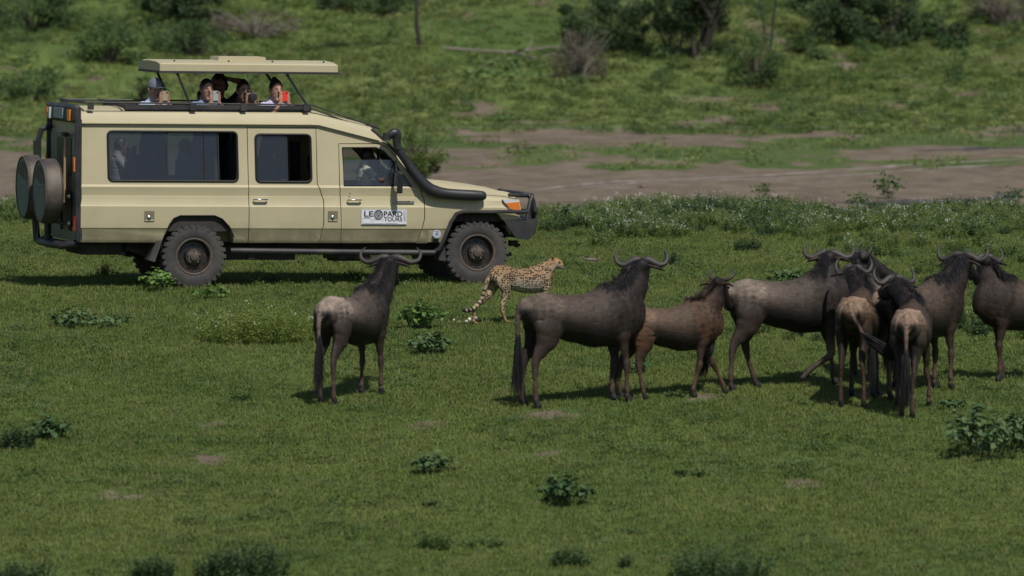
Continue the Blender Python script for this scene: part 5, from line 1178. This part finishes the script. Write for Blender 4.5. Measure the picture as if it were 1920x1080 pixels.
broad_plant(1830, 858, 190, 95, 'g', 'largest dark leafy bush at the right edge in the foreground', 290, 1.2)
broad_plant(1905, 846, 120, 78, 'g', 'dark leafy bush cut by the right edge, behind the largest one', 180, 1.2)
broad_plant(92, 822, 80, 46, 'g', 'dark leafy plant near the left edge in the foreground', 110, 1.0)
broad_plant(1200, 702, 50, 34, 'd', 'dark little plant between the large wildebeest and the young one', 50, .8)
broad_plant(1478, 528, 76, 24, 'g', 'pale leafy plant behind the back of the walking wildebeest', 70, .9)
broad_plant(1785, 766, 60, 22, 'd', 'flat small plant near the hind feet of the right-hand wildebeest', 40, .8)
broad_plant(1066, 422, 66, 36, 'g', 'dark leafy clump at the left end of the flowering bank', 80, 1.0)
def weedy(px, py, wpx, hpx, mat, label, stems, flowers=0, name='herb_clump', leafs=26, ll=.04, lw=.007, cat='plant'):
    rs = random.Random(int(px*3+py)); g = P(px, py); s = mpp(g.y)
    root = empty(name, g, 0, label, cat); herb('herb', wpx*s, hpx*s*1.05, stems, mat, flowers, rs, root, leafs, ll, lw, True); return root
m_herb_y = leafmat('yellow_green_feathery_leaves', (.13, .18, .03), (.25, .29, .075), 1.1, .25, .35, .4)
weedy(490, 640, 225, 74, m_herb_y, 'long feathery yellow-green bush with tiny white flowers left of the lone wildebeest', 300, .08)
weedy(1180, 446, 70, 34, m_herb, 'small clump of white flowers below the flowering bank, left one of two', 60, .3)
weedy(1253, 446, 60, 36, m_herb, 'small clump of white flowers below the flowering bank, right one of two', 60, .35)
weedy(1395, 470, 60, 26, m_herb_d, 'faint low green clump on the lawn above the young wildebeest', 50, 0)
weedy(1330, 410, 130, 52, m_herb_d, 'taller dark green hump in the middle of the flowering bank', 150, .1)
weedy(1430, 416, 80, 40, m_herb_d, 'dark green clump right of the tallest hump in the flowering bank', 90, .05)
weedy(415, 1085, 90, 55, m_herb_d, 'blurred dark weed at the bottom edge, left of centre', 90, 0)
weedy(480, 1080, 110, 70, m_herb_d, 'tallest blurred weed at the bottom edge, left of centre', 130, 0)
weedy(285, 1084, 70, 46, m_herb_d, 'blurred weed at the bottom edge towards the left corner', 60, 0)
weedy(40, 1086, 110, 36, m_herb_d, 'blurred low weed in the bottom left corner', 60, 0)
weedy(815, 1030, 60, 34, m_weed, 'small dark tuft low in the foreground, left of the bottom centre', 40, 0)
weedy(905, 1026, 70, 18, m_weed, 'flat faint tuft low in the foreground beside the small dark tuft', 30, 0)
weedy(1072, 1062, 62, 40, m_herb_d, 'small dark weed at the bottom, below the rounded foreground bush', 50, 0)
weedy(1175, 1066, 22, 28, m_herb_d, 'tiny upright sprig at the bottom, between two weeds', 12, 0)
weedy(1350, 1088, 175, 80, m_herb_d, 'wide blurred weed at the bottom edge, right of centre', 170, 0)
weedy(450, 752, 34, 18, m_weed, 'tiny dark tuft left of the feet of the lone wildebeest', 20, 0)
weedy(28, 842, 70, 50, m_herb_d, 'dark weed touching the left edge in the foreground', 70, 0)
weedy(808, 950, 30, 12, m_weed, 'tiny tuft left of the rounded foreground bush', 14, 0)
weedy(1270, 745, 30, 16, m_weed, 'tiny tuft by the forefeet of the young wildebeest', 16, 0)
weedy(1290, 893, 60, 14, m_weed, 'faint flat tuft right of the rounded foreground bush', 20, 0)
# pale lumps on the grass behind the cheetah, low mounds
m_pale = simple('chalky_white_lump', (.62, .60, .56), .8, vary=.2, scale=20, bump=.5)
def lump(px, py, r, label, mat, name='stone', cat='stone', fz=.75, group=None):
    g = P(px, py); rs = random.Random(int(px)); s = mpp(g.y); bm = bmesh.new(); bmesh.ops.create_icosphere(bm, subdivisions=2, radius=r*s)
    for v in bm.verts: v.co *= 1+.35*noise.noise(v.co*(1.6/(r*s))+Vector((px, 0, 0))); v.co.z = v.co.z*fz
    me = bpy.data.meshes.new(name); bm.to_mesh(me); bm.free(); me.materials.append(mat); o = link(bpy.data.objects.new(name, me)); o.location = g+Vector((0, 0, r*s*fz*.45)); return tag(o, label, cat, group)
for px, py, r, lb in ((880, 604, 5, 'white lump in the middle of the pale scatter behind the cheetah tail'), (888, 602, 6.5, 'biggest and rightmost white lump under the cheetah tail tip'), (895, 605, 4, 'small white lump nearest the cheetah hind paw'), (874, 607, 3.5, 'low white lump left of the biggest one'), (850, 604, 3.5, 'white lump at the left end of the pale scatter'), (860, 607, 2.6, 'tiny white fleck between the lumps')):
    lump(px, py-3, r, lb, m_pale)
m_rock = simple('brown_rock', (.13, .095, .08), .9, vary=.3, scale=8, bump=.5)
lump(1105, 489, 15, 'low brown mound of earth on the lawn right of the cheetah head', m_rock, 'earth_mound', 'mound', .28)
lump(1665, 362, 12, 'brown rock on the far mud to the right of the pond', m_rock); lump(1205, 352, 9, 'small dark rock beside the pale track', m_rock, fz=.4); lump(1595, 264, 7, 'small dark stone on the green flat beyond the mud', m_rock)

# ------------------------------------------------------------------ shrubs, trees and dead wood on the hillside
m_bush = leafmat('shrub_leaves', (0.044, 0.090, 0.027), (0.120, 0.190, 0.056), .5, .3, .25, .4)
m_bushl = leafmat('light_shrub_leaves', (0.083, 0.135, 0.030), (0.180, 0.240, 0.068), .8, .3, .35, .4)
m_bushd = leafmat('dark_acacia_leaves', (0.036, 0.066, 0.025), (0.097, 0.143, 0.056), .5, .25, .2, .4)
m_bushb = leafmat('dry_brown_twigs', (0.092, 0.074, 0.055), (0.177, 0.146, 0.116), .8, .2, .1, .4)
m_bark = simple('dark_bark', (.045, .036, .030), .9, vary=.3, scale=5, bump=.6)
m_deadw = simple('weathered_dead_wood', (.17, .145, .125), .9, vary=.3, scale=5, bump=.4)
def leaf_cloud(mb, c, r, n, size, rs, hollow=.3):
    for _ in range(n):
        while True:
            q = Vector((rs.uniform(-1, 1), rs.uniform(-1, 1), rs.uniform(-1, 1)))
            if hollow < q.length < 1: break
        p = Vector(c)+Vector((q.x*r[0], q.y*r[1], q.z*r[2])); d = Vector((rs.uniform(-1, 1), rs.uniform(-1, 1), rs.uniform(-.5, .8))).normalized(); s = d.orthogonal().normalized(); s = Matrix.Rotation(rs.uniform(0, 6.28), 3, d) @ s
        L = size*rs.uniform(.5, 1.4); W = L*.45; mb.add([p, p+d*L*.5-s*W/2, p+d*L, p+d*L*.5+s*W/2], [(0, 1, 2, 3)])
def shrub_mesh(rs, n, mat, size=.07, lobes=5, W=.5, H=.4):
    mb = MB()
    for _ in range(lobes):
        a = rs.uniform(0, 6.28); r = rs.random()*.5*W; c = (r*math.cos(a), r*math.sin(a), H*rs.uniform(.25, .6)); leaf_cloud(mb, c, (W*.30, W*.30, H*.38), n//lobes, size, rs, 0)
    o = mb.build('low_shrub', mat, None, None, fix=False); me = o.data; bpy.data.objects.remove(o); return me
rs2 = random.Random(11)
SH = [shrub_mesh(rs2, 170, m_bush) for _ in range(3)]+[shrub_mesh(rs2, 150, m_bushl if k == 1 else m_bush, .06) for k in range(2)]+[shrub_mesh(rs2, 120, m_bushb, .06, 4)]
def low_shrub(px, py, wpx, me, label, group):
    g = P(px, py); s = mpp(g.y)*wpx/.5; o = link(bpy.data.objects.new('low_shrub', me)); o.location = g; o.scale = (s, s, s*rs2.uniform(.7, 1.05)); o.rotation_euler = (0, 0, rs2.uniform(0, 6.28)); return tag(o, label, 'shrub', group)
# continuous undergrowth: thickest in the upper left, the upper right and round the trees
uc = hidden_collection('undergrowth_kinds', [link(bpy.data.objects.new('shrub', m)) for m in SH[:5]])
def dens_under(x, y, px, py):
    n = fbm(x, y, 3, 4, 91); z = (1-sstep(330, 560, px))*(1-sstep(140, 250, py))*1.0 + sstep(1440, 1540, px)*(1-sstep(60, 125, py)) + np.exp(-((px-1280)/170)**2)*(1-sstep(90, 140, py))*.9
    return (np.clip((n-.42)*4, 0, 1)*(3.0*np.clip(z, 0, 1)+.4))*(1-dirt_mask(px, py))**3*(y > 80)*(y < 150)
scatter('undergrowth', region('undergrowth_region', np.arange(-19, 19, .4), np.arange(78, 150, .5), dens_under), uc, 'density', 3, .35, 1.15, .1)
cnt = 0
while cnt < 260:
    x = rs2.uniform(640, 1930) if rs2.random() < .86 else rs2.uniform(-10, 260); y = 250-130*rs2.random()**1.5
    if x < 300: y = rs2.uniform(60, 290)
    if 1400 < x and y < 110: continue
    if noise.noise(Vector((x*.011, y*.02, 3))) < -.12: continue
    me = SH[rs2.randrange(6) if rs2.random() < .6 else rs2.randrange(4)]
    w = rs2.uniform(15, 38)*(.7 if y > 225 else 1); k = SH.index(me)
    size = 'tiny' if w < 20 else 'small' if w < 28 else 'fair-sized' if w < 36 else 'large'; tone = 'brownish' if k == 5 else 'light green' if k == 4 else 'dark green'
    band = 'at the foot of the slope' if y > 222 else 'low on the slope' if y > 185 else 'midway up the slope' if y > 155 else 'higher up the slope'
    xs_ = ((40, 'at the left edge'), (110, 'above the spare wheels'), (300, 'left of the raised roof'), (720, 'just right of the raised roof'), (800, 'above the snorkel'), (880, 'above the bonnet'), (960, 'above the bull bar'), (1040, 'left of the dry brown bush'), (1130, 'below the dry brown bush'), (1220, 'left of the many-stemmed tree'), (1330, 'below the many-stemmed tree'), (1410, 'below the rounded bush'), (1480, 'right of the slender sapling'), (1560, 'above the walking wildebeest'), (1640, 'below the row of dark bushes'), (1720, 'below the crooked dead branch'), (1800, 'towards the right edge'), (1870, 'near the right edge'), (2000, 'at the right edge'))
    at_ = next(t for q, t in xs_ if x < q)
    low_shrub(x, y, w, me, f'{size} {tone} shrub {band}, {at_}', 'low shrubs scattered over the hillside'); cnt += 1
for x, y, w, lb in ((945, 168, 120, 'broad dark shrub on the slope below the fallen branch'), (950, 240, 60, 'dark shrub at the foot of the slope above the mud, left of centre'), (1430, 372, 44, 'green tuft at the edge of the far mud left of the pond'), (1665, 372, 70, 'green tuft on the mud bank right of the pond'), (1240, 388, 40, 'small tuft at the edge of the mud behind the flowers'), (1610, 392, 50, 'tuft on the near edge of the pond'), (1900, 384, 60, 'brown tuft at the right edge by the pond'), (1775, 96, 56, 'dark shrub with green top near the upper right'), (1805, 118, 50, 'dark shrub just below the one near the upper right'), (1870, 98, 40, 'small dark shrub at the upper right edge')):
    low_shrub(x, y, w, SH[0], lb, None)
def bush(px, py, wpx, hpx, n, mat, label, size=.08, name='bush', twigs=14, woodmat=None, lobes=30, cat='bush', hollow=.0):
    rs = random.Random(int(px*5+py)); g = P(px, py); s = mpp(g.y); W = wpx*s; H = hpx*s
    root = empty(name, g, 0, label, cat); fo = MB(); wd = MB()
    for i in range(lobes):
        a = rs.uniform(0, 6.28); r = rs.random()**.5; c = Vector((r*math.cos(a)*W*.44, r*math.sin(a)*W*.3, H*(.12+.85*rs.random()*(1-.45*r*r)))); q = rs.uniform(.55, 1.15)
        leaf_cloud(fo, c, (W*.14*q, W*.12*q, H*.15*q), n//lobes, size, rs, hollow)
        if i < twigs: wd.tube([(c.x*.1, c.y*.1, -.05), (c.x*.5, c.y*.5, c.z*.55), c], [.02, .014, .005], 5)
    for _ in range(twigs):
        a = rs.uniform(0, 6.28); r = rs.uniform(.2, .55); t = Vector((r*math.cos(a)*W, r*math.sin(a)*W*.6, H*rs.uniform(.6, 1.08))); wd.tube([(0, 0, -.05), t*.5+Vector((0, 0, .1*H)), t], [.015, .01, .004], 4)
    fo.build('foliage', mat, root, None, fix=False); wd.build('branches', woodmat or m_bark, root, 60); return root
def tree(px, py, h, limbs, crown, n, mat, label, trunk=.09, size=.09, name='tree', lean=0, seed=0, low=0):
    """h metres tall; limbs: number of main stems; crown: (half width, bottom, top) metres"""
    rs = random.Random(int(px)+seed); g = P(px, py); root = empty(name, g, 0, label, 'tree'); wd = MB(); fo = MB(); tips = []
    def grow(p, d, L, r, lv):
        pts = [p]; c = p.copy()
        for k in range(4):
            d = (d+Vector((rs.uniform(-.18, .18), rs.uniform(-.18, .18), rs.uniform(-.02, .10)))).normalized(); c = c+d*L/4; pts.append(c.copy())
        wd.tube(pts, [r*(1-.12*k) for k in range(5)], 7 if lv < 2 else 5)
        if lv >= 3: tips.append(c); return
        if lv == 2: tips.append(c)
        for _ in range(rs.choice((2, 3))): 
            a = rs.uniform(0, 6.28); q = (d+Vector((math.cos(a), math.sin(a), rs.uniform(-.1, .3)))*rs.uniform(.5, .9)).normalized(); grow(pts[rs.choice((3, 4, 4))], q, L*rs.uniform(.6, .8), r*.55, lv+1)
    for i in range(limbs):
        a = rs.uniform(0, 6.28); sp = 0 if limbs == 1 else .35
        grow(Vector((math.cos(a)*trunk*.8*(limbs > 1), math.sin(a)*trunk*.8*(limbs > 1), -.1)), Vector((math.cos(a)*sp+lean, math.sin(a)*sp, 1)).normalized(), h*(.42 if limbs > 1 else .55), trunk*rs.uniform(.75, 1), 0)
    cw, cb, ct = crown
    for t in tips:
        q = Vector((max(-cw, min(cw, t.x)), max(-cw, min(cw, t.y)), max(cb, min(ct, t.z)))); leaf_cloud(fo, q, (.38*cw/1.5, .38*cw/1.5, .28), n//max(1, len(tips)), size, rs, 0)
    for _ in range(low):                                       # leafy shoots low down round the stems
        a = rs.uniform(0, 6.28); r = rs.random()**.5*cw; leaf_cloud(fo, (r*math.cos(a)*.75, r*math.sin(a)*.6, rs.uniform(.25, .55)*h*.9), (cw*rs.uniform(.12, .3), cw*.22, h*rs.uniform(.05, .10)), 120, size, rs, 0)
    wd.build('trunk', m_bark, root, 60); fo.build('crown', mat, root, None, fix=False); return root
bush(785, 340, 110, 100, 6500, m_bushl, 'light green bush directly behind the bonnet and snorkel', .05)
tree(789, 92, 5.0, 1, (1.4, 2.4, 5.2), 2600, m_bushd, 'straight thin tree trunk rising out of the top of the picture, left of centre', .072, seed=4)
tree(1308, 112, 3.6, 5, (1.3, .6, 3.6), 5200, m_bushd, 'dark many-stemmed tree at the top right of centre', .075, seed=2, low=26)
tree(1262, 108, 2.6, 3, (.8, .5, 2.6), 3200, m_bushd, 'dark shrubby tree growing against the many-stemmed tree', .045, seed=3, low=24)
tree(1440, 98, 4.2, 2, (1.0, 1.6, 4.4), 900, m_bushd, 'slender forked sapling beside the bare soil streak', .040, seed=5)
bush(1140, 98, 190, 130, 8000, m_bushd, 'wide dark bush left of the many-stemmed tree', .08)
bush(1088, 156, 120, 100, 4200, m_bushb, 'dry brown twiggy bush at the end of the fallen branch', .05, woodmat=m_deadw, twigs=30)
bush(1415, 165, 130, 105, 4200, m_bush, 'rounded green-brown bush below the slender sapling', .06, twigs=24)
bush(345, 48, 200, 120, 9500, m_bushd, 'dark bush mass at the top left above the raised roof', .09)
bush(352, 105, 150, 70, 2600, m_bush, 'green bush with brown stems under the dark mass at the top left', .07, twigs=26)
bush(60, 60, 190, 80, 5000, m_bush, 'tall green bush in the upper left corner', .09)
bush(200, 118, 150, 80, 3600, m_bush, 'dense green bush between the upper left corner and the raised roof', .08)
bush(60, 190, 150, 62, 3200, m_bush, 'bushy green growth at the left edge above the spare wheels', .07)
bush(280, 195, 90, 56, 1500, m_bush, 'green bush showing through under the raised roof', .07)
bush(480, 70, 190, 55, 2600, m_bushb, 'grey-brown dry bush above the raised roof', .05, woodmat=m_deadw, twigs=40)
bush(640, 20, 120, 40, 1600, m_bushd, 'dark bush at the top edge left of the thin trunk', .08)
bush(730, 30, 110, 45, 1600, m_bush, 'green bush at the top edge beside the thin trunk', .08)
bush(1560, 82, 170, 140, 9000, m_bushd, 'dark bush mass at the top right, left one of a row', .09)
bush(1668, 88, 130, 130, 6500, m_bushd, 'dark drooping bush at the top right, middle one of a row', .09)
bush(1735, 72, 90, 52, 2600, m_bush, 'dark shrub under the crooked dead branch at the top right', .08, twigs=10)
bush(1790, 90, 70, 50, 2200, m_bushd, 'round dark bush right of the crooked branch', .08)
bush(1500, 100, 70, 40, 1500, m_bush, 'green bush right of the bare soil streak', .07)
bush(1880, 48, 150, 72, 3600, m_bushb, 'brown twiggy thicket in the upper right corner', .06, woodmat=m_deadw, twigs=40)
bush(1530, 112, 60, 24, 900, m_bush, 'low bush on the slope below the dark row at the top right', .06)
for px, py, h, cw, lb in ((60, -60, 5.5, 2.6, 'large tree beyond the top left corner'), (330, -70, 6, 3.0, 'large tree beyond the top edge above the raised roof'), (620, -120, 5, 2.2, 'tree beyond the top edge left of the thin trunk'), (1230, -60, 5.5, 2.6, 'large tree beyond the top edge behind the many-stemmed tree'), (1600, -50, 5.5, 3.0, 'large tree beyond the top edge at the right'), (1850, -70, 5, 2.4, 'large tree beyond the top right corner')):
    tree(px, py, h, 3, (cw, 1.2, h), 5200, m_bushd, lb, .13, .13, seed=9)
def dead(paths, label, name='fallen_branch'):
    mb = MB(); g0 = P(*paths[0][0][:2]); root = empty(name, g0, 0, label, 'branch')
    for pts in paths:
        L = []; r = []
        for x, y, rr, lift in pts:
            g = P(x, y+lift); s = mpp(g.y); L.append(g+Vector((0, 0, lift*s+rr*s))-g0); r.append(rr*s)
        mb.tube(L, r, 7)
    mb.build('branch_wood', m_deadw, root, 60); return root
dead([[(830, 92, 2.5, 6), (900, 98, 2.8, 5), (960, 101, 3, 5), (985, 98, 2.6, 8), (1030, 90, 2, 14), (1062, 91, 1.3, 14)], [(960, 101, 2.4, 5), (1000, 110, 2, 6), (1015, 124, 1.2, 2)], [(985, 98, 1.8, 8), (996, 84, 1.3, 18), (998, 70, .8, 30)], [(1015, 108, 1.4, 6), (1040, 101, 1, 10)]], 'long fallen branch lying on the slope, right of the thin trunk')
dead([[(322, 82, 2.6, 4), (345, 84, 2, 6), (365, 86, 2.4, 6), (385, 96, 2.2, 6), (420, 104, 1.8, 5), (460, 102, 1, 6)], [(365, 86, 1.6, 6), (380, 80, 1, 12), (392, 66, .6, 24)], [(420, 104, 1.1, 5), (445, 96, .8, 10)]], 'pale bleached branch lying just above the raised roof')
dead([[(-5, 150, 2, 10), (12, 162, 2.4, 8), (40, 172, 2, 6), (100, 182, 1.2, 4)], [(-5, 128, 1.2, 30), (22, 128, 1.2, 28), (38, 136, 1, 22), (60, 136, .7, 20)], [(12, 162, 1.5, 8), (0, 180, 1, 3)]], 'grey dead branches at the left edge above the spare wheels')
dead([[(1682, 36, 2.2, 20), (1695, 44, 2.4, 18), (1712, 48, 2.6, 18), (1732, 48, 3, 16), (1745, 42, 2.4, 22), (1760, 34, 1.5, 30)], [(1735, 48, 3.4, 16), (1737, 72, 4, 0)]], 'crooked dark dead branch at the top right', 'dead_branch')

# shrubs that would read the same are told apart by their order from left to right
same = {}
for o in bpy.data.objects:
    if o.parent is None and o.get('group') == 'low shrubs scattered over the hillside': same.setdefault(o['label'], []).append(o)
for lb, L in same.items():
    if len(L) > 1:
        lb = lb.replace(' at the foot of the slope', ' at slope foot').replace('higher up the slope', 'high on slope').replace('midway up the slope', 'midway up')
        L.sort(key=lambda o: o.location.x/(o.location.y+DIST)); n = len(L)
        for i, o in enumerate(L): o['label'] = lb + ', ' + ('leftmost' if i == 0 else 'rightmost' if i == n-1 else ['second', 'third', 'fourth', 'fifth', 'sixth'][min(4, i-1)])
